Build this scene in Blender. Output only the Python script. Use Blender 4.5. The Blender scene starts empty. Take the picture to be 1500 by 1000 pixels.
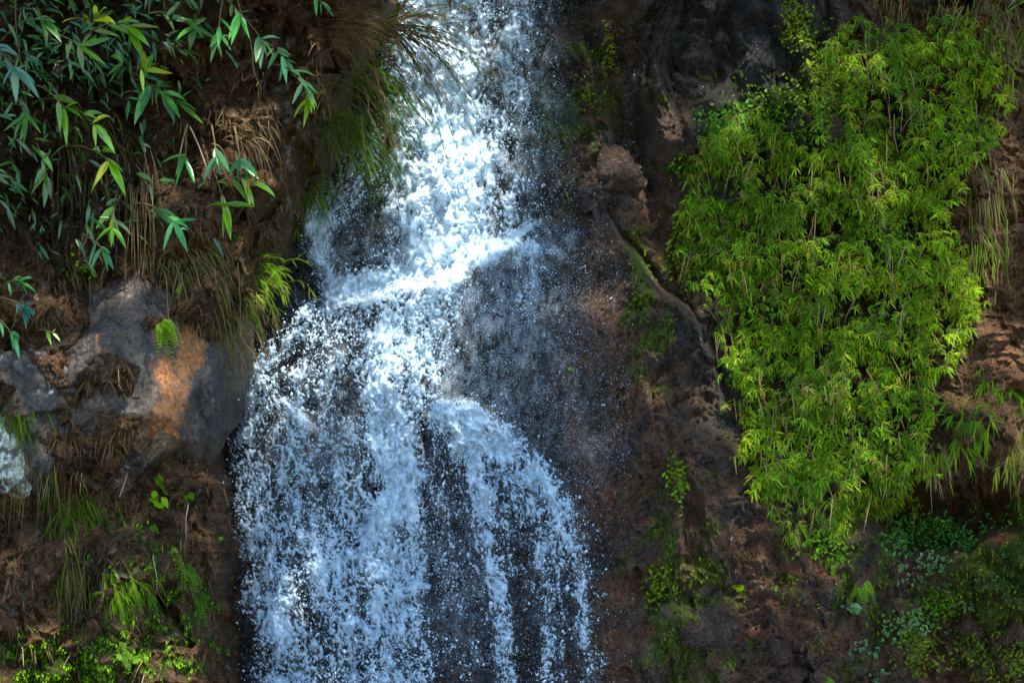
import bpy, math, random
import numpy as np
from mathutils import Vector

# ------------------------------------------------------------------ camera, light
scene = bpy.context.scene
col = scene.collection
random.seed(7)
rng = np.random.default_rng(7)

CAMD = 20.0                       # metres from lens to the middle plane of the rock wall
S = 0.006                         # metres per photograph pixel on that plane

cam_data = bpy.data.cameras.new("camera")
cam = bpy.data.objects.new("camera", cam_data)
col.objects.link(cam)
cam.location = (0, -CAMD, 0)
cam.rotation_euler = (math.radians(90), 0, 0)
cam_data.sensor_width = 36
cam_data.lens = 36 * CAMD / (1500 * S)
cam_data.clip_end = 500
cam_data.dof.use_dof = True
cam_data.dof.focus_distance = CAMD - 0.5
cam_data.dof.aperture_fstop = (cam_data.lens / 1000) / 0.045
scene.camera = cam

SUN = Vector((0.15, -0.52, 0.80)).normalized()
world = bpy.data.worlds.new("World")
scene.world = world
world.use_nodes = True
wn = world.node_tree.nodes
sky = wn.new("ShaderNodeTexSky")
sky.sky_type = 'NISHITA'
sky.sun_disc = False
sky.sun_elevation = math.asin(SUN.z)
sky.sun_rotation = math.atan2(SUN.x, SUN.y)
world.node_tree.links.new(sky.outputs[0], wn["Background"].inputs[0])
sky.ozone_density = 5.0
sky.dust_density = 0.2
wn["Background"].inputs[1].default_value = 0.15
sl = bpy.data.lights.new("sun", 'SUN')
sl.energy = 3.5
sl.angle = math.radians(1.5)
sl.color = (1.0, 0.94, 0.84)
so = bpy.data.objects.new("sun", sl)
so.rotation_euler = SUN.to_track_quat('Z', 'Y').to_euler()
so.location = (-5, -8, 14)
col.objects.link(so)
scene.view_settings.view_transform = 'Standard'
scene.view_settings.look = 'None'
scene.view_settings.gamma = 1
scene.view_settings.exposure = 1.85
scene.cycles.transparent_max_bounces = 16
scene.cycles.max_bounces = 6
scene.cycles.use_fast_gi = False

# ------------------------------------------------------------------ helpers
def P(px, py, d):
    """photograph pixel + metres in front of the middle plane -> world point"""
    px = np.asarray(px, float); py = np.asarray(py, float); d = np.asarray(d, float)
    k = (CAMD - d) / CAMD
    return np.stack([(px - 750) * S * k, -d + 0 * px, (500 - py) * S * k], -1)

def _h(ix, iy, seed):
    h = (ix.astype(np.int64) * 374761393 + iy.astype(np.int64) * 668265263 + seed * 974634541) & 0xffffffff
    h = ((h ^ (h >> 13)) * 1274126177) & 0xffffffff
    h = ((h ^ (h >> 15)) * 2246822519) & 0xffffffff
    return ((h ^ (h >> 16)) & 0xffffff) / float(0xffffff)

def gn(x, y, seed=0):
    """gradient noise about -1..1"""
    x = np.asarray(x, float); y = np.asarray(y, float)
    ix = np.floor(x); iy = np.floor(y)
    fx = x - ix; fy = y - iy
    u = fx**3 * (fx * (fx * 6 - 15) + 10); v = fy**3 * (fy * (fy * 6 - 15) + 10)
    def g(ox, oy):
        a = _h(ix + ox, iy + oy, seed) * 2 * math.pi
        return np.cos(a) * (fx - ox) + np.sin(a) * (fy - oy)
    return ((g(0, 0) * (1 - u) + g(1, 0) * u) * (1 - v) + (g(0, 1) * (1 - u) + g(1, 1) * u) * v) * 1.5

def fbm(x, y, o=4, seed=0, gain=0.5):
    r = 0; a = 1.0; t = 0
    for k in range(o):
        r = r + a * gn(x, y, seed + k * 17); t += a
        x = x * 2.03 + 11.3; y = y * 2.03 + 5.1; a *= gain
    return r / t * 1.5

def ridged(x, y, o=4, seed=0):
    r = 0; a = 1.0; t = 0
    for k in range(o):
        r = r + a * (1 - np.abs(gn(x, y, seed + k * 13)) * 1.6); t += a
        x = x * 2.1 + 3.3; y = y * 2.1 + 7.7; a *= 0.5
    return r / t

def worley(x, y, seed=0):
    ix = np.floor(x); iy = np.floor(y)
    d1 = np.full(np.shape(x), 9.0); d2 = d1.copy()
    for oy in (-1, 0, 1):
        for ox in (-1, 0, 1):
            cx = ix + ox + _h(ix + ox, iy + oy, seed)
            cy = iy + oy + _h(ix + ox, iy + oy, seed + 91)
            d = np.hypot(cx - x, cy - y)
            d2 = np.minimum(d2, np.maximum(d, d1)); d1 = np.minimum(d1, d)
    return d1, d2

def chunk(x, y, seed=0, tilt=0.8):
    """angular broken blocks: each cell has its own offset and slope (about -1..1)"""
    ix = np.floor(x); iy = np.floor(y)
    best = np.full(np.shape(x), 9.0); val = np.zeros(np.shape(x))
    for oy in (-1, 0, 1):
        for ox in (-1, 0, 1):
            jx, jy = ix + ox, iy + oy
            cx = jx + _h(jx, jy, seed); cy = jy + _h(jx, jy, seed + 91)
            d = np.hypot(cx - x, cy - y)
            a = _h(jx, jy, seed + 7) * 6.283
            w = (_h(jx, jy, seed + 23) - .5) * 1.2 + tilt * ((x - cx) * np.cos(a) + (y - cy) * np.sin(a))
            m = d < best
            val = np.where(m, w, val); best = np.where(m, d, best)
    return val

def sst(a, b, x):
    t = np.clip((np.asarray(x, float) - a) / (b - a), 0, 1)
    return t * t * (3 - 2 * t)

def blob(px, py, cx, cy, rx, ry, p=2.0):
    return np.exp(-(np.abs((px - cx) / rx) ** p + np.abs((py - cy) / ry) ** p))

def inside(px, py, poly):
    px = np.asarray(px, float); py = np.asarray(py, float)
    r = np.zeros(px.shape, bool)
    n = len(poly)
    for i in range(n):
        x0, y0 = poly[i]; x1, y1 = poly[(i + 1) % n]
        if y0 == y1: continue
        c = ((y0 > py) != (y1 > py)) & (px < (x1 - x0) * (py - y0) / (y1 - y0) + x0)
        r ^= c
    return r

def mesh(name, V, F, C=None, attrs=None, smooth=True):
    V = np.ascontiguousarray(V, np.float32).reshape(-1, 3)
    F = np.ascontiguousarray(F, np.int32)
    m = bpy.data.meshes.new(name)
    n, k = F.shape
    m.vertices.add(len(V)); m.vertices.foreach_set("co", V.ravel())
    m.loops.add(n * k); m.loops.foreach_set("vertex_index", F.ravel())
    m.polygons.add(n)
    m.polygons.foreach_set("loop_start", np.arange(0, n * k, k, dtype=np.int32))
    m.polygons.foreach_set("loop_total", np.full(n, k, np.int32))
    m.polygons.foreach_set("use_smooth", np.full(n, smooth, bool))
    if C is not None:
        a = m.attributes.new("tint", 'FLOAT_COLOR', 'POINT')
        a.data.foreach_set("color", np.concatenate([np.asarray(C, np.float32).reshape(-1, 3), np.ones((len(V), 1), np.float32)], 1).ravel())
    for nm, val in (attrs or {}).items():
        a = m.attributes.new(nm, 'FLOAT', 'POINT')
        a.data.foreach_set("value", np.ascontiguousarray(val, np.float32).ravel())
    m.update(calc_edges=True)
    m.validate()
    return m

def put(name, me, mat=None, parent=None, loc=None):
    o = bpy.data.objects.new(name, me)
    col.objects.link(o)
    if mat and not me.materials: me.materials.append(mat)
    if parent: o.parent = parent
    if loc is not None: o.location = loc
    return o

def tag(o, label=None, cat=None, group=None, kind=None):
    if label: o["label"] = label
    if cat: o["category"] = cat
    if group: o["group"] = group
    if kind: o["kind"] = kind
    return o

def empty(name, loc, label, cat, group=None):
    o = bpy.data.objects.new(name, None)
    o.empty_display_size = 0.1
    col.objects.link(o)
    o.location = loc
    return tag(o, label, cat, group)

def grid_faces(nr, nc):
    i = np.arange(nr * nc).reshape(nr, nc)
    return np.stack([i[:-1, :-1], i[1:, :-1], i[1:, 1:], i[:-1, 1:]], -1).reshape(-1, 4)

def merge(parts):
    """[(V,F,C)...] -> one V,F,C"""
    Vs, Fs, Cs, n = [], [], [], 0
    for V, F, C in parts:
        Vs.append(V); Fs.append(F + n); Cs.append(C); n += len(V)
    return np.concatenate(Vs), np.concatenate(Fs), np.concatenate(Cs)

def nrm(v):
    v = np.asarray(v, float)
    return v / np.maximum(np.linalg.norm(v, axis=-1, keepdims=True), 1e-9)

def leaves(base, direc, normal, L, W, droop, color, shape='lance', fold=0.18, curl=None):
    """many leaf blades at once; returns V,F(tri),C"""
    base = np.atleast_2d(np.asarray(base, float)); n = len(base)
    d = nrm(np.broadcast_to(np.asarray(direc, float), (n, 3)))
    nn = np.broadcast_to(np.asarray(normal, float), (n, 3))
    side = nrm(np.cross(d, nn) + 1e-6); up = nrm(np.cross(side, d))
    L = np.broadcast_to(np.asarray(L, float), (n,))[:, None]; W = np.broadcast_to(np.asarray(W, float), (n,))[:, None]
    dr = np.broadcast_to(np.asarray(droop, float), (n,))[:, None]
    color = np.broadcast_to(np.asarray(color, float), (n, 3))
    if shape == 'lance':
        T = [0, .12, .35, .62, .85, 1]; Wt = [.10, .62, 1, .8, .38, .02]
    elif shape == 'blade':
        T = [0, .2, .4, .6, .8, 1]; Wt = [.8, 1, .95, .75, .45, .05]
    else:                       # round leaflet
        T = [0, .2, .5, .8, 1]; Wt = [.15, .8, 1, .75, .1]
    k = len(T)
    V = np.zeros((n, k, 3, 3))
    for i, (t, w) in enumerate(zip(T, Wt)):
        c = base + d * L * (t - 0.25 * dr * t * t * t) + np.array([0, 0, -1.0]) * dr * L * t * t
        if curl is not None: c = c + curl * (t * t)
        V[:, i, 1] = c - up * W * w * fold * 2
        V[:, i, 0] = c - side * W * w
        V[:, i, 2] = c + side * W * w
    f = []
    for i in range(k - 1):
        for j in range(2):
            a = i * 3 + j
            f += [(a, a + 1, a + 4), (a, a + 4, a + 3)]
    F = (np.array(f)[None] + (np.arange(n) * k * 3)[:, None, None]).reshape(-1, 3)
    C = np.repeat(color, k * 3, 0).reshape(n, k, 3, 3).copy()
    C[:, :, 1] *= 1.12
    return V.reshape(-1, 3), F, C.reshape(-1, 3)

def tube(pts, r0, r1, color, k=5):
    pts = np.asarray(pts, float); n = len(pts)
    tan = nrm(np.gradient(pts, axis=0))
    ref = np.array([0.31, 0.9, 0.2])
    a = nrm(np.cross(tan, ref)); b = np.cross(tan, a)
    ang = np.linspace(0, 2 * math.pi, k, endpoint=False)
    r = np.linspace(r0, r1, n)[:, None, None]
    V = pts[:, None] + r * (np.cos(ang)[None, :, None] * a[:, None] + np.sin(ang)[None, :, None] * b[:, None])
    f = []
    for i in range(n - 1):
        for j in range(k):
            q = (i * k + j, i * k + (j + 1) % k, (i + 1) * k + (j + 1) % k, (i + 1) * k + j)
            f += [(q[0], q[1], q[2]), (q[0], q[2], q[3])]
    return V.reshape(-1, 3), np.array(f), np.tile(np.asarray(color, float), (n * k, 1))

def bez(p0, p1, p2, n=8):
    t = np.linspace(0, 1, n)[:, None]
    return (1 - t)**2 * np.asarray(p0) + 2 * t * (1 - t) * np.asarray(p1) + t * t * np.asarray(p2)

# ------------------------------------------------------------------ materials
def new_mat(name):
    m = bpy.data.materials.new(name); m.use_nodes = True
    nt = m.node_tree; nt.nodes.clear()
    return m, nt, nt.nodes, nt.links

def math_node(N, Lk, op, a, b=None, clamp=False):
    n = N.new("ShaderNodeMath"); n.operation = op; n.use_clamp = clamp
    for i, v in enumerate((a, b)):
        if v is None: continue
        if isinstance(v, (int, float)): n.inputs[i].default_value = v
        else: Lk.new(v, n.inputs[i])
    return n.outputs[0]

def noise_node(N, Lk, vec, scale, detail=4, rough=0.55):
    n = N.new("ShaderNodeTexNoise")
    n.inputs["Scale"].default_value = scale; n.inputs["Detail"].default_value = detail; n.inputs["Roughness"].default_value = rough
    Lk.new(vec, n.inputs["Vector"])
    return n.outputs[0]

def rock_material(name, bump=0.6, grain=55.0, pitted=0.35, speck=2.6, contrast=1.0):
    m, nt, N, Lk = new_mat(name)
    out = N.new("ShaderNodeOutputMaterial"); bs = N.new("ShaderNodeBsdfPrincipled")
    tc = N.new("ShaderNodeTexCoord")
    at = N.new("ShaderNodeAttribute"); at.attribute_name = "tint"
    wet = N.new("ShaderNodeAttribute"); wet.attribute_name = "wet"
    v = tc.outputs["Object"]
    n1 = noise_node(N, Lk, v, 5.0, 6, 0.65); n2 = noise_node(N, Lk, v, 27.0, 5, 0.7); n3 = noise_node(N, Lk, v, grain, 4, 0.7)
    vo = N.new("ShaderNodeTexVoronoi"); vo.inputs["Scale"].default_value = grain * 0.9; Lk.new(v, vo.inputs["Vector"])
    s = math_node(N, Lk, 'ADD', math_node(N, Lk, 'MULTIPLY', n1, 0.9), math_node(N, Lk, 'MULTIPLY', n2, 1.5))
    s = math_node(N, Lk, 'ADD', s, math_node(N, Lk, 'MULTIPLY', n3, 1.0))
    mr = N.new("ShaderNodeMapRange"); Lk.new(s, mr.inputs[0])
    mr.inputs[1].default_value = 1.36; mr.inputs[2].default_value = 2.06; mr.inputs[3].default_value = 1.1 - 0.98 * contrast; mr.inputs[4].default_value = 1.1 + contrast
    n4 = noise_node(N, Lk, v, grain * 2.1, 3, 0.75)
    pit = N.new("ShaderNodeMapRange"); Lk.new(n4, pit.inputs[0])          # cavity shade painted dark into the pits; pale grains
    pit.inputs[1].default_value = 0.34; pit.inputs[2].default_value = 0.47; pit.inputs[3].default_value = pitted; pit.inputs[4].default_value = 1.0
    sp = N.new("ShaderNodeMapRange"); Lk.new(n4, sp.inputs[0])
    sp.inputs[1].default_value = 0.58; sp.inputs[2].default_value = 0.70; sp.inputs[3].default_value = 0.0; sp.inputs[4].default_value = speck
    fac = math_node(N, Lk, 'MULTIPLY', mr.outputs[0], pit.outputs[0])
    fac = math_node(N, Lk, 'ADD', fac, sp.outputs[0])
    hs = N.new("ShaderNodeVectorMath"); hs.operation = 'SCALE'
    Lk.new(at.outputs["Color"], hs.inputs[0]); Lk.new(fac, hs.inputs["Scale"])
    Lk.new(hs.outputs[0], bs.inputs["Base Color"])
    rr = N.new("ShaderNodeMapRange"); Lk.new(wet.outputs["Fac"], rr.inputs[0])
    rr.inputs[3].default_value = 0.9; rr.inputs[4].default_value = 0.22
    r2 = math_node(N, Lk, 'ADD', rr.outputs[0], math_node(N, Lk, 'MULTIPLY', math_node(N, Lk, 'SUBTRACT', n2, 0.5), 0.5), True)
    Lk.new(r2, bs.inputs["Roughness"])
    Lk.new(math_node(N, Lk, 'MULTIPLY', wet.outputs["Fac"], 0.9), bs.inputs["Specular IOR Level"])
    Lk.new(math_node(N, Lk, 'MULTIPLY', wet.outputs["Fac"], 0.6), bs.inputs["Coat Weight"])     # film of water
    bs.inputs["Coat Roughness"].default_value = 0.12; bs.inputs["Coat IOR"].default_value = 1.33
    h = math_node(N, Lk, 'ADD', math_node(N, Lk, 'MULTIPLY', n2, 1.0), math_node(N, Lk, 'ADD', math_node(N, Lk, 'MULTIPLY', n3, 0.75), math_node(N, Lk, 'MULTIPLY', n4, 0.5)))
    h = math_node(N, Lk, 'SUBTRACT', h, math_node(N, Lk, 'MULTIPLY', vo.outputs["Distance"], 0.35))
    bp = N.new("ShaderNodeBump"); bp.inputs["Strength"].default_value = bump; bp.inputs["Distance"].default_value = 0.12
    Lk.new(h, bp.inputs["Height"]); Lk.new(bp.outputs[0], bs.inputs["Normal"]); Lk.new(bp.outputs[0], bs.inputs["Coat Normal"])
    Lk.new(bs.outputs[0], out.inputs[0])
    return m

def leaf_material(name, rough=0.5, spec=0.4, trans=0.35):
    m, nt, N, Lk = new_mat(name)
    out = N.new("ShaderNodeOutputMaterial"); bs = N.new("ShaderNodeBsdfPrincipled"); tr = N.new("ShaderNodeBsdfTranslucent")
    at = N.new("ShaderNodeAttribute"); at.attribute_name = "tint"
    tc = N.new("ShaderNodeTexCoord"); oi = N.new("ShaderNodeObjectInfo")
    n1 = noise_node(N, Lk, tc.outputs["Object"], 9.0, 3)
    f = math_node(N, Lk, 'ADD', math_node(N, Lk, 'MULTIPLY', n1, 0.9), math_node(N, Lk, 'MULTIPLY', oi.outputs["Random"], 0.35))
    f = math_node(N, Lk, 'ADD', f, 0.38)
    sc = N.new("ShaderNodeVectorMath"); sc.operation = 'SCALE'
    Lk.new(at.outputs["Color"], sc.inputs[0]); Lk.new(f, sc.inputs["Scale"])
    Lk.new(sc.outputs[0], bs.inputs["Base Color"])
    bs.inputs["Roughness"].default_value = rough; bs.inputs["Specular IOR Level"].default_value = spec
    mx = N.new("ShaderNodeMix"); mx.data_type = 'RGBA'; mx.blend_type = 'MULTIPLY'; mx.inputs[0].default_value = 1
    Lk.new(sc.outputs[0], mx.inputs[6]); mx.inputs[7].default_value = (1.3, 1.25, 0.5, 1)
    Lk.new(mx.outputs[2], tr.inputs[0])
    ms = N.new("ShaderNodeMixShader"); ms.inputs[0].default_value = trans
    Lk.new(bs.outputs[0], ms.inputs[1]); Lk.new(tr.outputs[0], ms.inputs[2]); Lk.new(ms.outputs[0], out.inputs[0])
    return m

def foam_material():
    m, nt, N, Lk = new_mat("white_water")
    out = N.new("ShaderNodeOutputMaterial"); bs = N.new("ShaderNodeBsdfPrincipled"); tr = N.new("ShaderNodeBsdfTranslucent")
    tp = N.new("ShaderNodeBsdfTransparent")
    al = N.new("ShaderNodeAttribute"); al.attribute_name = "foam"
    tc = N.new("ShaderNodeTexCoord")
    n1 = noise_node(N, Lk, tc.outputs["Object"], 60.0, 4, 0.7)
    a = math_node(N, Lk, 'ADD', al.outputs["Fac"], math_node(N, Lk, 'MULTIPLY', math_node(N, Lk, 'SUBTRACT', n1, 0.5), 0.65))
    k = math_node(N, Lk, 'MULTIPLY', al.outputs["Fac"], 6.0, True)
    a = math_node(N, Lk, 'MULTIPLY', a, k, True)
    bs.inputs["Base Color"].default_value = (0.72, 0.87, 0.97, 1); bs.inputs["Roughness"].default_value = 0.45
    tr.inputs[0].default_value = (0.72, 0.87, 0.97, 1)
    bp = N.new("ShaderNodeBump"); bp.inputs["Strength"].default_value = 0.5; bp.inputs["Distance"].default_value = 0.03
    Lk.new(n1, bp.inputs["Height"]); Lk.new(bp.outputs[0], bs.inputs["Normal"])
    ms = N.new("ShaderNodeMixShader"); ms.inputs[0].default_value = 0.25
    Lk.new(bs.outputs[0], ms.inputs[1]); Lk.new(tr.outputs[0], ms.inputs[2])
    m2 = N.new("ShaderNodeMixShader"); Lk.new(a, m2.inputs[0]); Lk.new(tp.outputs[0], m2.inputs[1]); Lk.new(ms.outputs[0], m2.inputs[2])
    Lk.new(m2.outputs[0], out.inputs[0])
    return m

def drop_material():
    m, nt, N, Lk = new_mat("spray_drops")
    out = N.new("ShaderNodeOutputMaterial"); bs = N.new("ShaderNodeBsdfPrincipled"); tr = N.new("ShaderNodeBsdfTranslucent")
    tc = N.new("ShaderNodeTexCoord")
    n1 = noise_node(N, Lk, tc.outputs["Object"], 3.0, 2)
    cr = N.new("ShaderNodeValToRGB"); Lk.new(n1, cr.inputs[0])
    cr.color_ramp.elements[0].color = (0.48, 0.64, 0.76, 1); cr.color_ramp.elements[1].color = (0.72, 0.87, 0.97, 1)
    Lk.new(cr.outputs[0], bs.inputs["Base Color"]); Lk.new(cr.outputs[0], tr.inputs[0])
    bs.inputs["Roughness"].default_value = 0.25
    ms = N.new("ShaderNodeMixShader"); ms.inputs[0].default_value = 0.3
    Lk.new(bs.outputs[0], ms.inputs[1]); Lk.new(tr.outputs[0], ms.inputs[2]); Lk.new(ms.outputs[0], out.inputs[0])
    return m

M_CLIFF = rock_material("wet_basalt", 1.0, 48)
M_SOIL = rock_material("earthy_bank", 1.0, 40)
M_BOULDER = rock_material("weathered_basalt", 0.42, 34, 0.65, 1.2, 0.8)
M_GLOSSY = leaf_material("glossy_leaf", 0.28, 0.6, 0.25)
M_LEAF = leaf_material("soft_leaf", 0.6, 0.15, 0.4)
M_DRY = leaf_material("dry_grass", 0.75, 0.15, 0.25)
M_STEM = leaf_material("twig_bark", 0.8, 0.1, 0.0)
M_MOSS = leaf_material("moss_cushion", 0.9, 0.05, 0.3)
M_FOAM = foam_material()
M_DROP = drop_material()

# ------------------------------------------------------------------ cliff relief
LEDGE = np.array([(330, 500), (400, 430), (440, 405), (480, 425), (560, 425), (640, 402), (690, 388), (740, 352), (785, 320), (850, 300), (880, 312),
                  (915, 350), (950, 392), (990, 440), (1040, 500), (1100, 640)], float)

def cliff_depth(px, py, fine=True):
    px = np.asarray(px, float); py = np.asarray(py, float)
    wx = px + 22 * fbm(px / 130, py / 130, 2, 5); wy = py + 22 * fbm(px / 130, py / 130, 2, 9)
    d = (py - 500) * 0.0011
    yl = np.interp(wx, LEDGE[:, 0], LEDGE[:, 1], left=500, right=640)
    inl = sst(330, 450, px) * (1 - sst(1010, 1100, px))
    d = d + 0.42 * sst(-4, 30, wy - yl) * inl
    d = d + 0.50 * blob(px, py, 780, 560, 150, 240)
    d = d - 0.25 * blob(px, py, 500, 650, 90, 150)
    # vertical ribs of dark rock, upper right
    rb = sst(850, 960, px) * (1 - sst(1180, 1300, px)) * (1 - sst(170, 270, py))
    d = d + rb * (0.50 * ridged(wx / 70, wy / 260, 3, 31) - 0.15 + 0.16 * ridged(wx / 38, wy / 70, 3, 33))
    # the hollow and its rim
    d = d - 0.55 * blob(wx, wy, 922, 200, 40, 48, 3) + 0.16 * blob(wx, wy, 872, 185, 30, 60) + 0.22 * blob(wx, wy, 905, 290, 32, 40) + 0.22 * blob(wx, wy, 985, 190, 26, 80)
    d = d - 0.18 * blob(wx, wy, 965, 340, 30, 90) + 0.10 * blob(wx, wy, 890, 340, 30, 40)
    # right-hand bulge that carries the grass, cavity under it
    d = d + 0.55 * blob(px, py, 1270, 380, 230, 330)
    d = d + 0.35 * blob(px, py, 1450, 650, 110, 90) - 1.15 * blob(wx, wy, 1430, 762, 150, 30) - 0.5 * blob(wx, wy, 1310, 762, 70, 22)
    d = d + 0.30 * blob(px, py, 1480, 850, 80, 60)
    # lumpy earth along the right edge
    rs = sst(1360, 1420, px + 0.12 * (py - 500))
    w1, w2 = worley(wx / 46, wy / 40, 3)
    d = d + rs * 0.22 * (0.55 - w1) + 0.10 * rs * fbm(px / 40, py / 40, 4, 77)
    # ridges and layered breaks low on the right
    lr = sst(1040, 1120, px) * sst(740, 830, py)
    d = d + lr * (0.22 * ridged(wx / 110 + wy / 400, wy / 60, 3, 55) - 0.08)
    d = d + 0.14 * blob(px, py, 1143, 958, 20, 18) + 0.08 * blob(px, py, 1160, 985, 26, 14) + 0.25 * blob(wx, wy, 1030, 925, 46, 26)
    d = d - 0.25 * np.exp(-((wx - (1425 + (wy - 880) * 0.35)) / 8) ** 2) * sst(860, 890, py) * (1 - sst(960, 990, py))
    calm = 1 - 0.5 * sst(640, 700, px) * (1 - sst(880, 960, px)) * sst(380, 430, py)
    d = d + calm * (0.30 * fbm(px / 210, py / 210, 3, 41) + 0.20 * (ridged(wx / 70, wy / 95, 4, 61) - 0.4))
    # the crooked crack that runs down from the ledge, with its raised lower lip
    yc = np.interp(wx, [868, 885, 905, 930, 955, 975, 1000, 1040], [300, 318, 345, 362, 395, 425, 450, 540])
    dc = (wy - yc) * sst(860, 880, wx) + 200 * (1 - sst(860, 880, wx)) + 200 * sst(1020, 1050, wx)
    d = d - 0.20 * np.exp(-(dc / 7) ** 2) + 0.14 * np.exp(-np.clip(dc - 8, 0, 300) / 40) * (dc > 4) * sst(-1, 12, dc)
    kx = wx + 9 * fbm(px / 22, py / 22, 2, 58); ky = wy + 9 * fbm(px / 22, py / 22, 2, 59)
    d = d + (0.25 + 0.75 * calm) * (1 - 0.85 * blob(px, py, 1250, 400, 210, 350, 4)) * (0.11 * chunk(kx / 62, ky / 74, 63) + 0.05 * chunk(kx / 24, ky / 28, 64))
    # shallow broken steps down the wet brown face
    st_ = sst(860, 930, px) * (1 - sst(1120, 1200, px)) * sst(430, 500, py)
    d = d + st_ * 0.10 * (ridged(wx / 52 + wy / 130, wy / 44, 3, 57) - 0.4)
    if fine:
        f1 = fbm(wx / 26, wy / 26, 4, 71, 0.6)
        d = d + 0.12 * f1 * calm
        g1, g2 = worley(wx / 9 + 0.4 * f1, wy / 8, 13)
        d = d + 0.032 * (0.5 - g1) * (0.5 + sst(-0.2, 0.5, fbm(px / 90, py / 90, 2, 8)))
    return d

def moss_field(px, py):
    n = fbm(px / 45, py / 45, 4, 201)
    m = 1.1 * blob(px, py, 1000, 850, 75, 140) + 0.9 * blob(px, py, 1015, 960, 60, 50) + 0.9 * blob(px, py, 870, 140, 70, 110) + 0.7 * blob(px, py, 820, 200, 30, 60)
    m = m + 0.9 * blob(px, py, 960, 470, 40, 130) + 0.8 * blob(px, py, 940, 420, 20, 80) + 0.9 * blob(px, py, 1165, 60, 40, 60) + 1.5 * blob(px, py, 1475, 840, 80, 100) + 0.8 * blob(px, py, 1300, 900, 170, 110) + 0.7 * blob(px, py, 1060, 150, 60, 70)
    m = m + 0.6 * blob(px, py, 1240, 790, 120, 40)
    return np.clip(sst(0.35, 0.95, m * 0.75 + 0.75 * n), 0, 1)

def cliff_color(px, py):
    wx = px + 25 * fbm(px / 60, py / 60, 3, 301); wy = py + 25 * fbm(px / 60, py / 60, 3, 302)
    n = fbm(px / 110, py / 110, 4, 303)
    n2 = fbm(px / 26, py / 40, 4, 304)
    brown = np.array([0.110, 0.053, 0.023]); black = np.array([0.045, 0.040, 0.038]); red = np.array([0.175, 0.070, 0.026])
    soil = np.array([0.26, 0.14, 0.075]); green = np.array([0.075, 0.115, 0.010]); ochre = np.array([0.30, 0.155, 0.075])
    C = np.zeros(px.shape + (3,)) + brown
    def mixin(c, w):
        nonlocal C
        w = np.clip(w, 0, 1)[..., None]
        C = C * (1 - w) + c * w
    mixin(red, sst(-0.1, 0.5, n + 0.5 * n2) * 0.7)
    mixin(black, sst(0.0, 0.45, -n + 0.6 * n2) * 0.75)
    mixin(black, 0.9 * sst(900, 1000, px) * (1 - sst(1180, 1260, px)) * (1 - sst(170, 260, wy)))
    mixin(np.array([.030, .030, .033]), 0.9 * sst(330, 360, px) * (1 - sst(790, 900, wx)))
    mixin(soil, sst(1360, 1420, wx + 0.12 * (wy - 500)) * (1 - sst(690, 740, wy)) * 0.9)
    mixin(red * 1.05, 0.85 * blob(wx, wy, 1120, 860, 130, 170))
    mixin(red * 1.1, 0.7 * blob(wx, wy, 1420, 960, 120, 60))
    for (x, y, rx, ry) in ((885, 178, 16, 24), (893, 40, 14, 22), (905, 350, 16, 40), (918, 240, 14, 26), (985, 200, 16, 60), (1085, 545, 14, 10), (1100, 700, 25, 30)):
        mixin(ochre * .6, 0.7 * blob(wx, wy, x, y, rx, ry))
    for (x, y, rx, ry) in ((1080, 580, 22, 20), (1075, 740, 26, 16), (1070, 690, 20, 16), (1070, 620, 26, 16)):
        mixin(black, 0.9 * blob(wx, wy, x, y, rx, ry))
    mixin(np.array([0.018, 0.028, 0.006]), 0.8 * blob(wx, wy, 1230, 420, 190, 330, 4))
    mixin(green, 0.85 * moss_field(px, py))
    return C

def cliff_wet(px, py):
    n = fbm(px / 80, py / 80, 3, 401)
    w = sst(330, 380, px) * (1 - sst(1180, 1400, px)) * (0.95 + 0.4 * n)
    w = w + 0.45 * sst(740, 840, py) * sst(1000, 1100, px)
    w = w * (1 - 0.7 * moss_field(px, py)) * (1 - 0.9 * blob(px, py, 1235, 420, 200, 350, 4))
    return np.clip(w, 0.05, 1)

gx = np.concatenate([np.arange(-500, 250, 8), np.arange(250, 1520, 1.6), np.arange(1520, 2100, 8)])
gy = np.concatenate([np.arange(-520, -20, 8), np.arange(-20, 1020, 1.6), np.arange(1020, 1400, 8)])
GX, GY = np.meshgrid(gx, gy)
D = cliff_depth(GX, GY)
V = P(GX, GY, D).reshape(-1, 3)
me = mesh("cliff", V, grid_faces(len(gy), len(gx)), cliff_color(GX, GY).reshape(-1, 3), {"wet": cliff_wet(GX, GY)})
cliff = put("cliff", me, M_CLIFF)
tag(cliff, "dark wet basalt cliff face behind and beside the waterfall", "cliff", kind="structure")

# ------------------------------------------------------------------ left outcrop (nearer than the falls)
EDGE = np.array([(-400, 640), (0, 588), (35, 574), (90, 545), (130, 520), (180, 500), (240, 492), (270, 478), (300, 450), (330, 432), (380, 428), (430, 405), (470, 388),
                 (520, 368), (560, 350), (600, 332), (650, 326), (720, 342), (780, 352), (830, 358), (860, 350), (920, 354), (1000, 362), (1400, 370)], float)
def edge_x(py):
    py = np.asarray(py, float)
    return np.interp(py, EDGE[:, 0], EDGE[:, 1]) + 9 * fbm(py / 38, py * 0 + 3.3, 3, 501) + 3 * fbm(py / 9, py * 0 + 1.3, 2, 502)

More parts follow.
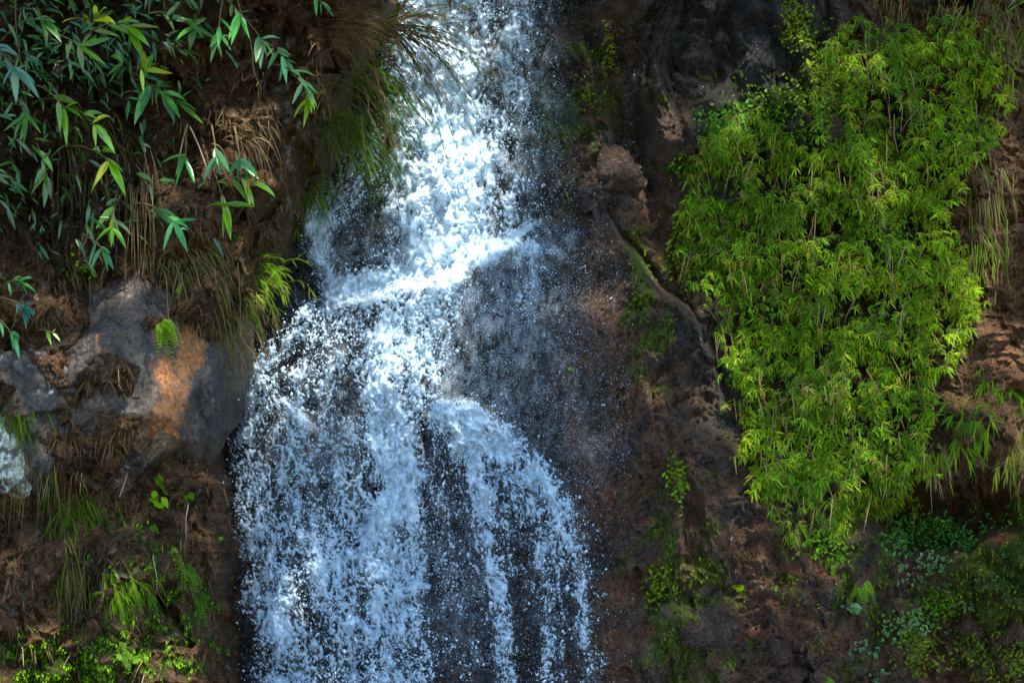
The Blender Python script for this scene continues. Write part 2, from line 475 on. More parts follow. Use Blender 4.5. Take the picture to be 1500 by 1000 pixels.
def outcrop_depth(px, py, fine=True):
    px = np.asarray(px, float); py = np.asarray(py, float)
    s = edge_x(py) - px
    base = (py - 500) * 0.0006
    t = np.clip(s / 190, 0, 1)
    d = base - 0.35 + 2.05 * np.sqrt(1 - (1 - t) ** 2)
    d = np.where(s < 0, base - 0.35 + s * 0.05, d)
    wx = px + 25 * fbm(px / 100, py / 100, 2, 511); wy = py + 25 * fbm(px / 100, py / 100, 2, 512)
    k = sst(0, 40, s)
    # recess behind and under the boulder, hollows low down
    d = d - k * (0.55 * blob(wx, wy, 30, 770, 70, 45) + 0.4 * blob(wx, wy, 230, 720, 90, 40) + 0.35 * blob(wx, wy, 80, 870, 40, 50) + 0.3 * blob(wx, wy, 270, 880, 40, 40))
    d = d + k * (0.45 * fbm(px / 170, py / 170, 3, 521) + 0.26 * (ridged(wx / 80, wy / 90, 4, 531) - 0.4))
    w1, w2 = worley(wx / 60, wy / 52, 541)
    d = d + k * 0.25 * (0.5 - w1)
    kx = wx + 9 * fbm(px / 22, py / 22, 2, 543); ky = wy + 9 * fbm(px / 22, py / 22, 2, 544)
    d = d + k * (0.17 * chunk(kx / 70, ky / 80, 545) + 0.07 * chunk(kx / 27, ky / 30, 546))
    if fine:
        f1 = fbm(wx / 22, wy / 26, 4, 551, 0.62)
        d = d + (0.25 + 0.75 * k) * 0.10 * f1
        g1, g2 = worley(wx / 11, wy / 11, 561)
        d = d + k * 0.035 * (0.5 - g1)
    return d

def outcrop_color(px, py):
    wx = px + 25 * fbm(px / 60, py / 60, 3, 601); wy = py + 25 * fbm(px / 60, py / 60, 3, 602)
    n = fbm(px / 90, py / 90, 4, 603); n2 = fbm(px / 24, py / 30, 4, 604)
    C = np.zeros(px.shape + (3,)) + np.array([0.17, 0.105, 0.058])
    def mixin(c, w):
        nonlocal C
        w = np.clip(w, 0, 1)[..., None]
        C = C * (1 - w) + np.array(c) * w
    mixin((0.060, 0.040, 0.026), sst(0.0, 0.5, n + 0.5 * n2) * 0.8)
    mixin((0.27, 0.18, 0.125), sst(0.2, 0.7, n2 - 0.4 * n) * 0.6)
    mixin((0.05, 0.036, 0.027), 0.8 * (1 - sst(200, 260, wx)) * (1 - sst(330, 420, wy)))  # upper-left bank darkened, its deep shadow put into the colour
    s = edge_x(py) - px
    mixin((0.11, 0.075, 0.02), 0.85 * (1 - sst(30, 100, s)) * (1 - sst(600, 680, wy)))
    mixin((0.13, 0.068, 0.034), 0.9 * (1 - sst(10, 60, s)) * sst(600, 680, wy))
    mixin((0.045, 0.09, 0.012), 0.85 * sst(0.1, 0.6, n2 + 1.2 * blob(wx, wy, 70, 980, 160, 60) + 0.9 * blob(wx, wy, 240, 880, 110, 120) - 0.45))
    mixin((0.30, 0.30, 0.31), 0.8 * sst(0.62, 0.85, fbm(px / 13, py / 17, 3, 620) + 0.5 * blob(px, py, 420, 190, 60, 110) + 0.4 * blob(px, py, 70, 440, 70, 60) + 0.35 * blob(px, py, 170, 830, 40, 40)))
    return C * np.array([0.90, 0.80, 0.66])

sg = np.concatenate([np.arange(-24, 40, 1.6), np.arange(40, 640, 2.2), np.arange(640, 1000, 10)])
oy = np.concatenate([np.arange(-420, -20, 8), np.arange(-20, 1020, 2.2), np.arange(1020, 1400, 8)])
SG, OY = np.meshgrid(sg, oy)
OX = edge_x(OY) - SG
V = P(OX, OY, outcrop_depth(OX, OY)).reshape(-1, 3)
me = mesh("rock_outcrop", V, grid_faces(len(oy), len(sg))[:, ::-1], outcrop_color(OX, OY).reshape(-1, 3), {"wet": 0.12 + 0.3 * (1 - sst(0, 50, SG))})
outcrop = put("rock_outcrop", me, M_SOIL)
tag(outcrop, "brown earthy rock outcrop standing in front of the left side of the waterfall", "rock outcrop", kind="structure")

# ------------------------------------------------------------------ waterfall
# strokes: (points (x, y, half width, density))
STROKES = [
    [(665, -30, 62, .95), (662, 60, 62, .95), (655, 140, 64, 1.0), (660, 220, 72, .95), (650, 300, 80, .85), (640, 370, 80, .85)],
    [(625, -30, 40, .9), (612, 60, 40, .9), (605, 140, 45, .8), (600, 230, 48, .6), (590, 310, 42, .55), (600, 380, 45, .55)],
    [(690, 180, 40, .8), (690, 250, 45, .9), (680, 340, 45, .9)],
    [(760, -30, 30, .62), (752, 60, 30, .6), (748, 150, 26, .5), (738, 240, 30, .5), (735, 330, 30, .6)],
    [(800, -30, 26, .22), (790, 150, 30, .25), (770, 330, 30, .3)],
    [(540, 230, 46, .5), (505, 290, 40, .5), (466, 325, 24, .75), (470, 380, 18, .75), (480, 430, 24, .8)],
    [(788, 320, 8, .75), (745, 350, 15, .95), (700, 375, 22, 1.1), (640, 398, 26, 1.15), (570, 418, 27, 1.1), (490, 424, 26, .95)],
    [(770, 362, 22, .8), (768, 378, 24, .7), (770, 420, 18, .45), (772, 470, 14, .2)],
    [(800, 366, 14, .5), (815, 372, 10, .3)],
    [(600, 420, 60, .85), (590, 470, 55, .78), (570, 510, 50, .85)],
    [(650, 420, 30, .85), (640, 470, 36, .62), (620, 530, 40, .65), (600, 580, 40, .8)],
    [(500, 430, 30, .8), (460, 470, 24, .72), (420, 500, 18, .7), (385, 535, 16, .9), (365, 580, 18, .9), (362, 640, 22, .75), (368, 710, 26, .75), (378, 780, 34, .72),
     (395, 850, 40, .75), (415, 920, 46, .85), (430, 1030, 52, .85)],
    [(400, 510, 14, .8), (395, 560, 24, .8), (415, 610, 30, .8), (425, 660, 34, .6), (430, 720, 34, .45), (450, 780, 40, .62), (480, 830, 44, .7), (490, 900, 44, .55), (500, 1030, 44, .5)],
    [(550, 460, 24, .5), (500, 485, 20, .6), (460, 505, 16, .65), (440, 545, 18, .5), (430, 590, 20, .35)],
    [(530, 500, 24, .45), (490, 530, 30, .42), (480, 590, 30, .3), (485, 650, 34, .35)],
    [(560, 480, 26, .95), (553, 530, 30, 1.15), (560, 590, 38, 1.15), (575, 640, 44, 1.15), (590, 690, 40, 1.1), (575, 740, 46, .9), (560, 790, 54, .95), (560, 860, 54, .7), (565, 930, 54, .75), (575, 1030, 56, .75)],
    [(520, 640, 26, .65), (520, 720, 34, .7), (515, 800, 34, .7), (520, 900, 34, .55), (510, 1030, 40, .6)],
    [(610, 680, 14, .95), (612, 760, 14, .8), (612, 860, 16, .75), (615, 1030, 18, .65)],
    [(600, 584, 16, 1.1), (640, 600, 22, 1.15), (680, 616, 25, 1.1), (720, 640, 27, 1.05), (755, 672, 27, .95), (790, 708, 25, .85), (820, 748, 22, .78), (843, 800, 17, .7), (852, 860, 12, .5), (862, 1030, 12, .25)],
    [(650, 620, 22, .9), (690, 665, 24, .9), (708, 720, 20, .85), (716, 780, 14, .8), (724, 850, 13, .85), (735, 920, 16, .7), (745, 1030, 15, .6)],
    [(740, 670, 18, .65), (775, 730, 14, .6), (792, 800, 12, .6), (800, 870, 11, .65), (800, 940, 14, .6), (805, 1030, 14, .65)],
    [(700, 690, 10, .5), (738, 760, 8, .55), (748, 840, 8, .45)],
    [(640, 690, 18, .28), (650, 800, 20, .35), (655, 900, 20, .18), (660, 1030, 20, .2)],
    [(680, 700, 16, .2), (690, 850, 20, .2), (690, 1030, 20, .12)],
    [(850, 740, 14, .25), (870, 860, 14, .2), (875, 1030, 14, .12)],
]
srng = np.random.default_rng(77)
RB = np.array([(620, 592), (660, 612), (700, 632), (740, 658), (780, 700), (815, 745), (842, 800)], float)
for _ in range(46):                                       # thin strings fanning off the right branch
    t = srng.uniform(0, 6); i = min(int(t), 5); x0, y0 = RB[i] + (RB[i + 1] - RB[i]) * (t - i)
    a = srng.uniform(.35, .68); w = srng.uniform(2, 4.2); p = [(x0, y0, w * 1.6, a)]
    vx = srng.uniform(.05, .5)
    for s in range(1, int(srng.integers(3, 9))):
        x0 += 38 * vx * .8 ** s + srng.normal(0, 2.5); y0 += 42; p.append((x0, y0, w, a * (1 - .07 * s)))
    STROKES.append(p)
for _ in range(60):                                       # strings over the left and middle of the lower fall
    x0 = srng.uniform(365, 620); y0 = srng.uniform(440, 820); a = srng.uniform(.35, .75); w = srng.uniform(2, 5); p = []
    vx = (x0 - 540) / 500 + srng.normal(0, .12)
    if x0 < 360 + max(0, 560 - y0) * .9: continue
    for s in range(int(srng.integers(3, 8))):
        p.append((x0, y0, w, a * (1 - .08 * s))); x0 += 34 * vx * .75 ** s + srng.normal(0, 3); y0 += 34
    STROKES.append(p)
VEIL = [(745, 440, 90, 60, .10), (770, 550, 110, 130, .09), (800, 360, 70, 30, .12), (520, 360, 50, 50, .12), (870, 660, 40, 50, .05), (800, 150, 40, 200, .08), (690, 560, 50, 60, .06),  # thin water, and spray haze painted on over the dome
        (470, 650, 60, 90, .10), (680, 850, 60, 160, .05), (820, 880, 50, 140, .04), (560, 700, 200, 340, .04), (640, 480, 50, 90, .10), (740, 80, 40, 160, .14), (470, 350, 30, 60, .2)]
DROPZ = [(745, 450, 90, 70, .11), (770, 550, 120, 140, .08), (800, 360, 80, 40, .13), (520, 360, 50, 50, .14), (870, 660, 50, 60, .06), (800, 150, 40, 200, .10), (690, 560, 60, 80, .10), (470, 650, 60, 90, .10),
         (680, 850, 70, 160, .08), (820, 880, 60, 140, .08), (560, 700, 200, 340, .04), (740, 80, 40, 160, .14)]

STEP = 1.3
wxs = np.arange(325, 930, STEP); wys = np.arange(-60, 1070, STEP)
WX, WY = np.meshgrid(wxs, wys)
dens = np.zeros(WX.shape); fx = np.zeros(WX.shape); fy = np.full(WX.shape, 0.25)
bx = WX + 7 * fbm(WX / 40, WY / 60, 3, 701) + 4 * fbm(WX / 12, WY / 20, 2, 703); by = WY + 7 * fbm(WX / 40, WY / 60, 3, 702)
for st in STROKES:
    for (x0, y0, w0, a0), (x1, y1, w1, a1) in zip(st[:-1], st[1:]):
        m = max(w0, w1) * 2.6
        iy0, iy1 = np.searchsorted(wys, (min(y0, y1) - m, max(y0, y1) + m)); ix0, ix1 = np.searchsorted(wxs, (min(x0, x1) - m, max(x0, x1) + m))
        sl_ = (slice(iy0, iy1), slice(ix0, ix1))
        X = bx[sl_]; Y = by[sl_]
        dx, dy = x1 - x0, y1 - y0; l2 = dx * dx + dy * dy
        t = np.clip(((X - x0) * dx + (Y - y0) * dy) / l2, 0, 1)
        r = np.hypot(X - x0 - t * dx, Y - y0 - t * dy)
        w = w0 + (w1 - w0) * t; a = a0 + (a1 - a0) * t
        g = a * np.exp(-(r / w) ** 2.6)
        dens[sl_] = np.maximum(dens[sl_], g) + 0.12 * np.minimum(dens[sl_], g)
        l = math.sqrt(l2)
        fx[sl_] += g * dx / l; fy[sl_] += g * dy / l
fx += 0.25 * fbm(WX / 30, WY / 50, 2, 711)
fl = np.hypot(fx, fy) + 1e-6; fx /= fl; fy /= fl

def lic(img, n, step=1.0):
    H, Wd = img.shape
    acc = img.copy()
    for sgn in (1, -1):
        jx, jy = np.meshgrid(np.arange(Wd, dtype=float), np.arange(H, dtype=float))
        for _ in range(n):
            a = np.clip(jx.astype(int), 0, Wd - 1); b = np.clip(jy.astype(int), 0, H - 1)
            jx = jx + sgn * fx[b, a] * step; jy = jy + sgn * fy[b, a] * step
            acc = acc + img[np.clip(jy.astype(int), 0, H - 1), np.clip(jx.astype(int), 0, Wd - 1)]
    acc = acc - acc.mean()
    return acc / acc.std()
def blur(a, k=1):
    for _ in range(k):
        a = (np.roll(a, 1, 0) + np.roll(a, -1, 0) + 2 * a) / 4
        a = (np.roll(a, 1, 1) + np.roll(a, -1, 1) + 2 * a) / 4
    return a
white = rng.standard_normal(WX.shape)
n_fine = lic(white, 2)
n_mid = lic(blur(white[::-1], 2), 4)
n_big = lic(fbm(WX / 18, WY / 20, 3, 721), 5, 1.5)
tx = WX + 26 * fbm(WX / 46, WY / 52, 3, 791); ty = WY + 26 * fbm(WX / 46, WY / 52, 3, 792)
n_turb = 0.6 * fbm(tx / 16, ty / 26, 5, 793, 0.68) + 0.6 * fbm(tx / 8, ty / 14, 4, 794, 0.7); n_turb = n_turb / n_turb.std()
qx = WX + 12 * fbm(WX / 20, WY / 26, 3, 731); qy = WY + 12 * fbm(WX / 20, WY / 26, 3, 732)
web = np.maximum(1 - np.abs(gn(qx / 14, qy / 26, 741)) * 6, 0) + np.maximum(1 - np.abs(gn(qx / 7, qy / 13, 742)) * 5, 0) * 0.8
web = lic(web, 1)
dens = dens * (1 + 0.55 * fbm(WX / 55, WY / 62, 3, 781) * sst(300, 500, WY) + 0.18 * fbm(WX / 40, WY / 60, 2, 783))
dn = np.clip(dens, 0, 1.2)
low = sst(380, 470, WY)                                    # lacy below the ledge, finer and more streaked above
soft = np.clip(.8 * blob(WX, WY, 670, 386, 110, 30) + .35 * blob(WX, WY, 650, 300, 100, 70) + .5 * blob(WX, WY, 510, 424, 50, 20), 0, .8)
lace = 0.13 * n_big + (0.10 + 0.19 * low) * web * (0.3 + 0.7 * low) + 0.11 * n_mid + 0.15 * n_fine + (0.12 + 0.14 * low) * n_turb
lace = lace * (1 - soft)
foam = (1.6 - 0.12 * low) * dn - 0.60 - 0.07 * low * (1 - sst(.85, 1.1, dn)) + lace * (0.35 + 1.0 * sst(0.08, 0.5, dn)) * (1 - 0.45 * sst(0.85, 1.15, dn))
foam = np.clip(foam, 0, 1) * 0.97
foam = 0.4 * foam + 0.6 * sst(0.12, 0.82, foam)
foam *= sst(0.05, 0.25, dn)
foam = foam * sst(-4, 10, WX - edge_x(WY) + 18)
veil = np.zeros(WX.shape)
for (x, y, rx, ry, a) in VEIL: veil += a * blob(WX, WY, x, y, rx, ry)
veil = np.clip(veil + 0.14 * blur(dn, 8), 0, 0.4) * np.clip(1 + 0.22 * n_big + 0.25 * n_mid, 0.1, 2)

rockd = cliff_depth(WX, WY, False)
for _ in range(10): rockd = blur(rockd, 2)
smooth = rockd + 0.07 + 0.10 * np.clip(dn, 0, 1)
frontd = smooth + 0.09 * blur(foam, 2) + 0.04 * blur(foam * np.clip(n_turb, -1.5, 2), 1) + 0.05 * blur(foam * np.clip(n_big, -1, 2), 2) + 0.025 * foam * n_mid + 0.05 * fbm(WX / 30, WY / 45, 3, 751)

def sheet(name, depth, alpha, thr):
    F = grid_faces(len(wys), len(wxs))
    af = alpha.ravel()
    keep = af[F].max(1) > thr
    F = F[keep]
    used = np.zeros(af.size, bool); used[F.ravel()] = True
    idx = np.cumsum(used) - 1
    V = P(WX, WY, depth).reshape(-1, 3)[used]
    return put(name, mesh(name, V, idx[F], None, {"foam": af[used]}), M_FOAM)

wf = sheet("waterfall", frontd, foam, 0.01)
tag(wf, "white lacy waterfall tumbling over the ledge and down the dark rock", "waterfall", kind="structure")
vl = sheet("water_film", np.minimum(smooth - 0.03, frontd - 0.03), np.clip(veil, 0, 1), 0.02)
tag(vl, "thin sheet of water and painted spray haze over the dark rock behind the white water", "water film", kind="structure")

# drops of spray
def octa(n, pos, r, stretch):
    t = np.array([(1, 0, 0), (-1, 0, 0), (0, 1, 0), (0, -1, 0), (0, 0, 1), (0, 0, -1)], float)
    f = np.array([(0, 2, 4), (2, 1, 4), (1, 3, 4), (3, 0, 4), (2, 0, 5), (1, 2, 5), (3, 1, 5), (0, 3, 5)])
    V = t[None] * r[:, None, None] * (0.7 + 0.6 * rng.random((n, 6, 1)))
    V[:, :, 2] *= stretch[:, None]
    lean = rng.normal(0, 0.35, n)
    V[:, :, 0] += V[:, :, 2] * lean[:, None]
    V += pos[:, None]
    F = (f[None] + (np.arange(n) * 6)[:, None, None]).reshape(-1, 3)
    return V.reshape(-1, 3), F

def scatter(prob, n):
    p = np.clip(prob, 0, None).ravel(); c = np.cumsum(p); c /= c[-1]
    k = np.searchsorted(c, rng.random(n))
    return WX.ravel()[k] + rng.uniform(-.7, .7, n), WY.ravel()[k] + rng.uniform(-.7, .7, n), smooth.ravel()[k]

halo = blur(dn, 25); halo2 = blur(np.roll(dn, 6, 0), 60)
clump = np.clip(0.5 + 0.6 * fbm(WX / 28, WY / 36, 4, 761), 0, 2)
mist = np.zeros(WX.shape)
for (x, y, rx, ry, a) in DROPZ: mist += a * blob(WX, WY, x, y, rx * 1.15, ry * 1.15)
visible = sst(-10, 20, WX - edge_x(WY) + 12)
parts = []
# fine, medium and large drops
x, y, d = scatter((mist * 2.2 + 0.20 * halo2 + 0.04 * dn + 0.02) * (0.3 + clump) * visible, 62000)
n = len(x); r = 0.0015 * np.exp(rng.normal(0, .4, n))
parts.append(octa(n, P(x, y, d + 0.02 + rng.exponential(.16, n)), r, 1.0 + rng.random(n) * 1.2))
x, y, d = scatter((0.9 * halo * (1.1 - np.clip(dn, 0, 1)) + 0.55 * dn + mist * 0.45) * clump ** 2 * visible, 22000)
n = len(x); r = 0.0027 * np.exp(rng.normal(0, .5, n))
parts.append(octa(n, P(x, y, d + 0.04 + rng.exponential(.16, n)), r, 0.9 + rng.random(n) * 0.9))
x, y, d = scatter((halo * (0.9 - 0.6 * np.clip(dn, 0, 1)) * (0.35 + 0.65 * sst(330, 620, WY)) + 0.12 * dn) * clump ** 2 * visible, 5500)
n = len(x); r = 0.0056 * np.exp(rng.normal(0, .4, n))
parts.append(octa(n, P(x, y, d + 0.05 + rng.exponential(.2, n)), r, 0.9 + rng.random(n) * 0.7))
# flecks thrown off the foam, in little sheaves
x, y, d = scatter(np.clip(foam - blur(foam, 3), 0, 1) * visible + 0.02 * dn, 34000)
n = len(x); r = 0.0030 * np.exp(rng.normal(0, .55, n))
parts.append(octa(n, P(x, y, d + 0.10 + rng.exponential(.06, n)), r, 0.8 + rng.random(n)))
Vs = np.concatenate([p[0] for p in parts]); off = np.cumsum([0] + [len(p[0]) for p in parts[:-1]])
Fs = np.concatenate([p[1] + o for p, o in zip(parts, off)])
dr = put("water_spray", mesh("water_spray", Vs, Fs), M_DROP)
tag(dr, "countless flying white drops of spray in front of the waterfall and wet rock", "spray", kind="stuff")
# ------------------------------------------------------------------ boulders and stones
def facet_rock(name, c, size, planes, seed, colorfn, mat, label, cat, wet=0.3, n=150, rough=1.0, group=None, sharp=8, blocky=1.0):
    """star-shaped faceted rock: planes = (right, up, towards viewer, distance) in units of size"""
    th = np.linspace(0, 2 * math.pi, 2 * n, endpoint=False); ph = np.linspace(0.001, math.pi - 0.001, n)
    PH, TH = np.meshgrid(ph, th, indexing='ij')
    d = np.stack([np.sin(PH) * np.cos(TH), -np.sin(PH) * np.sin(TH), np.cos(PH)], -1)
    inv = np.zeros(PH.shape)
    for (r, u, t, h) in planes:
        k = np.array([r, -t, u], float); k /= np.linalg.norm(k)
        inv += np.maximum(d @ k, 0) ** sharp / h ** sharp
    rad = np.maximum(inv, 1e-9) ** (-1 / sharp)
    rad = np.minimum(rad, 1.6)
    q = d * rad[..., None]
    a = q[..., 0] * 1.3 + q[..., 1] * 0.9 + seed; b = q[..., 2] * 1.4 + q[..., 1] * 0.7
    rad = rad + rough * (0.14 * fbm(a * .9, b * .9, 2, seed + 3) + 0.12 * (ridged(a * 1.7, b * 1.5, 4, seed) - 0.4) + 0.035 * fbm(a * 6, b * 6, 4, seed + 5) + 0.025 * fbm(a * 22, b * 22, 3, seed + 9))
    rad = rad + rough * blocky * (0.11 * chunk(a * 1.5, b * 1.5, seed + 31, .9) + 0.045 * chunk(a * 4.2, b * 4.2, seed + 33, .9))
    q = d * rad[..., None] * np.asarray(size, float)
    i = np.arange(n * 2 * n).reshape(n, 2 * n); j = np.roll(i, -1, 1)
    F = np.stack([i[:-1], i[1:], j[1:], j[:-1]], -1).reshape(-1, 4)
    C = colorfn(q[..., 0], q[..., 2], q[..., 1])
    me = mesh(name, q.reshape(-1, 3), F, C.reshape(-1, 3), {"wet": np.full(q.shape[0] * q.shape[1], wet)})
    o = put(name, me, mat, None, c)
    return tag(o, label, cat, group)

def boulder_color(x, z, y):
    px = 205 + x / S; py = 555 - z / S
    w = fbm(px / 22, py / 34, 4, 811); wx = px + 16 * fbm(px / 26, py / 40, 4, 812); wy = py + 20 * fbm(px / 30, py / 30, 3, 813)
    C = np.zeros(x.shape + (3,)) + np.array([0.072, 0.052, 0.038])
    def mixin(c, k):
        nonlocal C
        k = np.clip(k, 0, 1)[..., None]; C = C * (1 - k) + np.array(c) * k
    mixin((0.036, 0.032, 0.03), sst(0.0, 0.4, w) * .85)
    for (cx, cy, rx, ry) in ((262, 570, 28, 60), (285, 510, 13, 50), (250, 620, 30, 26), (177, 540, 10, 26), (183, 600, 7, 34), (172, 500, 6, 14)):
        mixin((0.32, 0.125, 0.035), 0.9 * sst(0.3, 0.9, blob(wx, wy, cx, cy, rx, ry) + 0.3 * w))
    mixin((0.19, 0.14, 0.09), 0.8 * sst(0.35, 0.7, blob(wx, wy, 222, 570, 16, 60) + blob(wx, wy, 235, 640, 40, 16)))
    mixin((0.032, 0.028, 0.026), 0.75 * sst(0.35, 0.65, blob(wx, wy, 312, 560, 26, 80) + blob(wx, wy, 190, 600, 14, 90) * 0.8))  # right facet darkened, its shading put into the colour
    mixin((0.22, 0.20, 0.18), 0.5 * sst(0.55, 0.8, fbm(px / 11, py / 14, 3, 815)))
    return C
PL = [(1, .0, .25, .80), (.6, .05, .8, .78), (-.05, .1, 1, .74), (-.5, 0, .85, .80), (-1, 0, .2, .95), (.62, .78, .3, .74), (-.4, .95, .3, .92), (.1, -.8, .6, .9), (-.5, -1, 0, .98),
      (.75, -.66, .2, .76), (0, 0, -1, .9)]
frng = np.random.default_rng(31)
for _ in range(26):                                       # broken faces of many directions
    r_, u_, t_ = frng.normal(0, 1, 3); PL.append((r_, u_, abs(t_) + .15, frng.uniform(.69, .90)))
facet_rock("boulder", P(203, 556, 1.34), (0.86, 0.86, 0.98), PL, 821, boulder_color, M_BOULDER,
           "large angular boulder with rusty orange patches jutting out beside the falls", "boulder", 0.4, 190, 0.42, None, 90, 0.7)
def slab_color(x, z, y):
    px = x / S; py = -z / S
    w = fbm(px / 30, py / 45, 4, 831); w2 = fbm(px / 12, py / 12, 3, 832)
    C = np.zeros(x.shape + (3,)) + np.array([0.050, 0.042, 0.037])
    k = sst(0.1, 0.5, w)[..., None] * 0.8; C = C * (1 - k) + np.array([0.17, 0.105, 0.06]) * k
    k = sst(0.5, 0.8, w2)[..., None] * 0.7; C = C * (1 - k) + np.array([0.30, 0.31, 0.33]) * k
    return C
facet_rock("boulder", P(75, 590, 1.15), (0.95, 0.85, 0.85), [(1, .1, .3, .85), (.3, .2, 1, .8), (-.4, -.1, .9, .85), (-1, 0, .1, 1), (.1, 1, .3, .85), (-.3, .9, .5, .9), (0, -1, .2, .9), (.3, -.8, .6, .9), (0, 0, -1, .9)],
           841, slab_color, M_BOULDER, "dark slabby boulder speckled with pale lichen, left of the rusty boulder", "boulder", 0.4, 150)
def lichen_color(x, z, y):
    w = fbm(x * 14, z * 12, 4, 851); w2 = fbm(x * 40, z * 36, 3, 852)
    C = np.zeros(x.shape + (3,)) + np.array([0.10, 0.09, 0.085])
    k = sst(-0.35, 0.1, w + 0.3 * w2)[..., None]; return C * (1 - k) + np.array([0.42, 0.46, 0.40]) * k
facet_rock("lichen_rock", P(-2, 652, 1.80), (0.19, 0.2, 0.36), [(1, .2, .3, .85), (.2, .3, 1, .8), (-.4, -.1, .9, .85), (-1, 0, .1, 1), (.1, 1, .3, .85), (0, -1, .2, .95), (0, 0, -1, .9)],
           861, lichen_color, M_BOULDER, "small rock coated in whitish lichen at the left edge", "rock", 0.1, 80)
def dark_color(x, z, y):
    w = fbm(x * 12, z * 12, 4, 871)[..., None]
    return np.array([0.045, 0.042, 0.040]) * (1 + 0.6 * w)
def wet_brown(x, z, y):
    w = fbm(x * 12, z * 12, 4, 872)[..., None]
    return np.array([0.085, 0.047, 0.026]) * (1 + 0.6 * w)
RP = [(1, .1, .3, .85), (.3, .3, 1, .85), (-.4, -.1, .9, .9), (-1, 0, .1, .95), (.1, 1, .3, .85), (0, -1, .2, .95), (0, 0, -1, .9)]
RPS = [(1, .1, .3, .8), (.3, .3, 1, .85), (-.4, -.1, .9, .9), (-1, 0, .1, .85), (.5, .9, .35, .8), (-.4, .8, .6, .85), (0, -1, .2, .9), (.6, -.8, .3, .85), (-.7, -.7, .3, .85), (0, 0, -1, .9)]
facet_rock("rock", P(443, 412, cliff_depth(443, 412, False) + .10), (0.20, 0.26, 0.22), RPS, 881, dark_color, M_CLIFF, "black wet rock knob splashed at the left end of the ledge", "rock", 0.9, 70, 1.3, None, 4)
facet_rock("rock", P(1036, 926, cliff_depth(1036, 926, False) - .06), (0.28, 0.22, 0.15), RPS, 882, wet_brown, M_CLIFF, "shiny wet brown rock low beside the moss patch", "rock", 1.0, 70, 1.3, None, 4)
facet_rock("stone", P(1143, 958, cliff_depth(1143, 958, False) + .05), (0.11, 0.11, 0.11), RPS, 883, wet_brown, M_CLIFF, "round brown stone bedded in the red earth near the bottom", "stone", 0.6, 50, 1.0, None, 4)
facet_rock("stone", P(1160, 988, cliff_depth(1160, 988, False) + .03), (0.16, 0.12, 0.09), RPS, 884, wet_brown, M_CLIFF, "flat brown stone half buried at the bottom edge under the round stone", "stone", 0.6, 50, 1.0, None, 4)
facet_rock("rock", P(905, 262, cliff_depth(905, 262, False) + .02), (0.21, 0.2, 0.24), RPS, 885, wet_brown, M_CLIFF, "knobbly brown rock right below the dark hollow", "rock", 0.7, 70, 1.6, None, 4)
facet_rock("rock", P(1120, 95, cliff_depth(1120, 95, False)), (0.22, 0.2, 0.34), RPS, 886, dark_color, M_CLIFF, "grey-black upright rock among the dark ribs at the top", "rock", 0.8, 70, 1.6, None, 4)
facet_rock("rock", P(1190, 190, cliff_depth(1190, 190, False) - .02), (0.34, 0.25, 0.17), RPS, 887, wet_brown, M_CLIFF, "bare grey-brown rock poking out at the top left of the grass curtain", "rock", 0.6, 70, 1.6, None, 4)

# ------------------------------------------------------------------ plants
G_LIME = np.array([0.20, 0.34, 0.004]); G_MID = np.array([0.088, 0.20, 0.004]); G_DEEP = np.array([0.040, 0.115, 0.014]); G_TEAL = np.array([0.032, 0.145, 0.028])
G_YEL = np.array([0.28, 0.36, 0.015]); TAN = np.array([0.20, 0.135, 0.058]); STRAW = np.array([0.27, 0.21, 0.10]); BROWN = np.array([0.11, 0.065, 0.030]); OLIVE = np.array([0.11, 0.15, 0.008])
def jit(c, n, s=0.3):
    return np.clip(np.asarray(c)[None] * np.exp(rng.normal(0, s, (n, 1))) * np.exp(rng.normal(0, .08, (n, 3))), 0, .9)

def surf(px, py):
    """front rock surface depth (outcrop on the left, else cliff)"""
    return np.where(np.asarray(px) < edge_x(py) - 6, outcrop_depth(px, py, False), cliff_depth(px, py, False))

def img_dir(deg, out=0.0):
    """direction in the wall plane, degrees clockwise from straight up; out = towards the viewer"""
    a = math.radians(deg)
    return np.array([math.sin(a), -out, math.cos(a)])

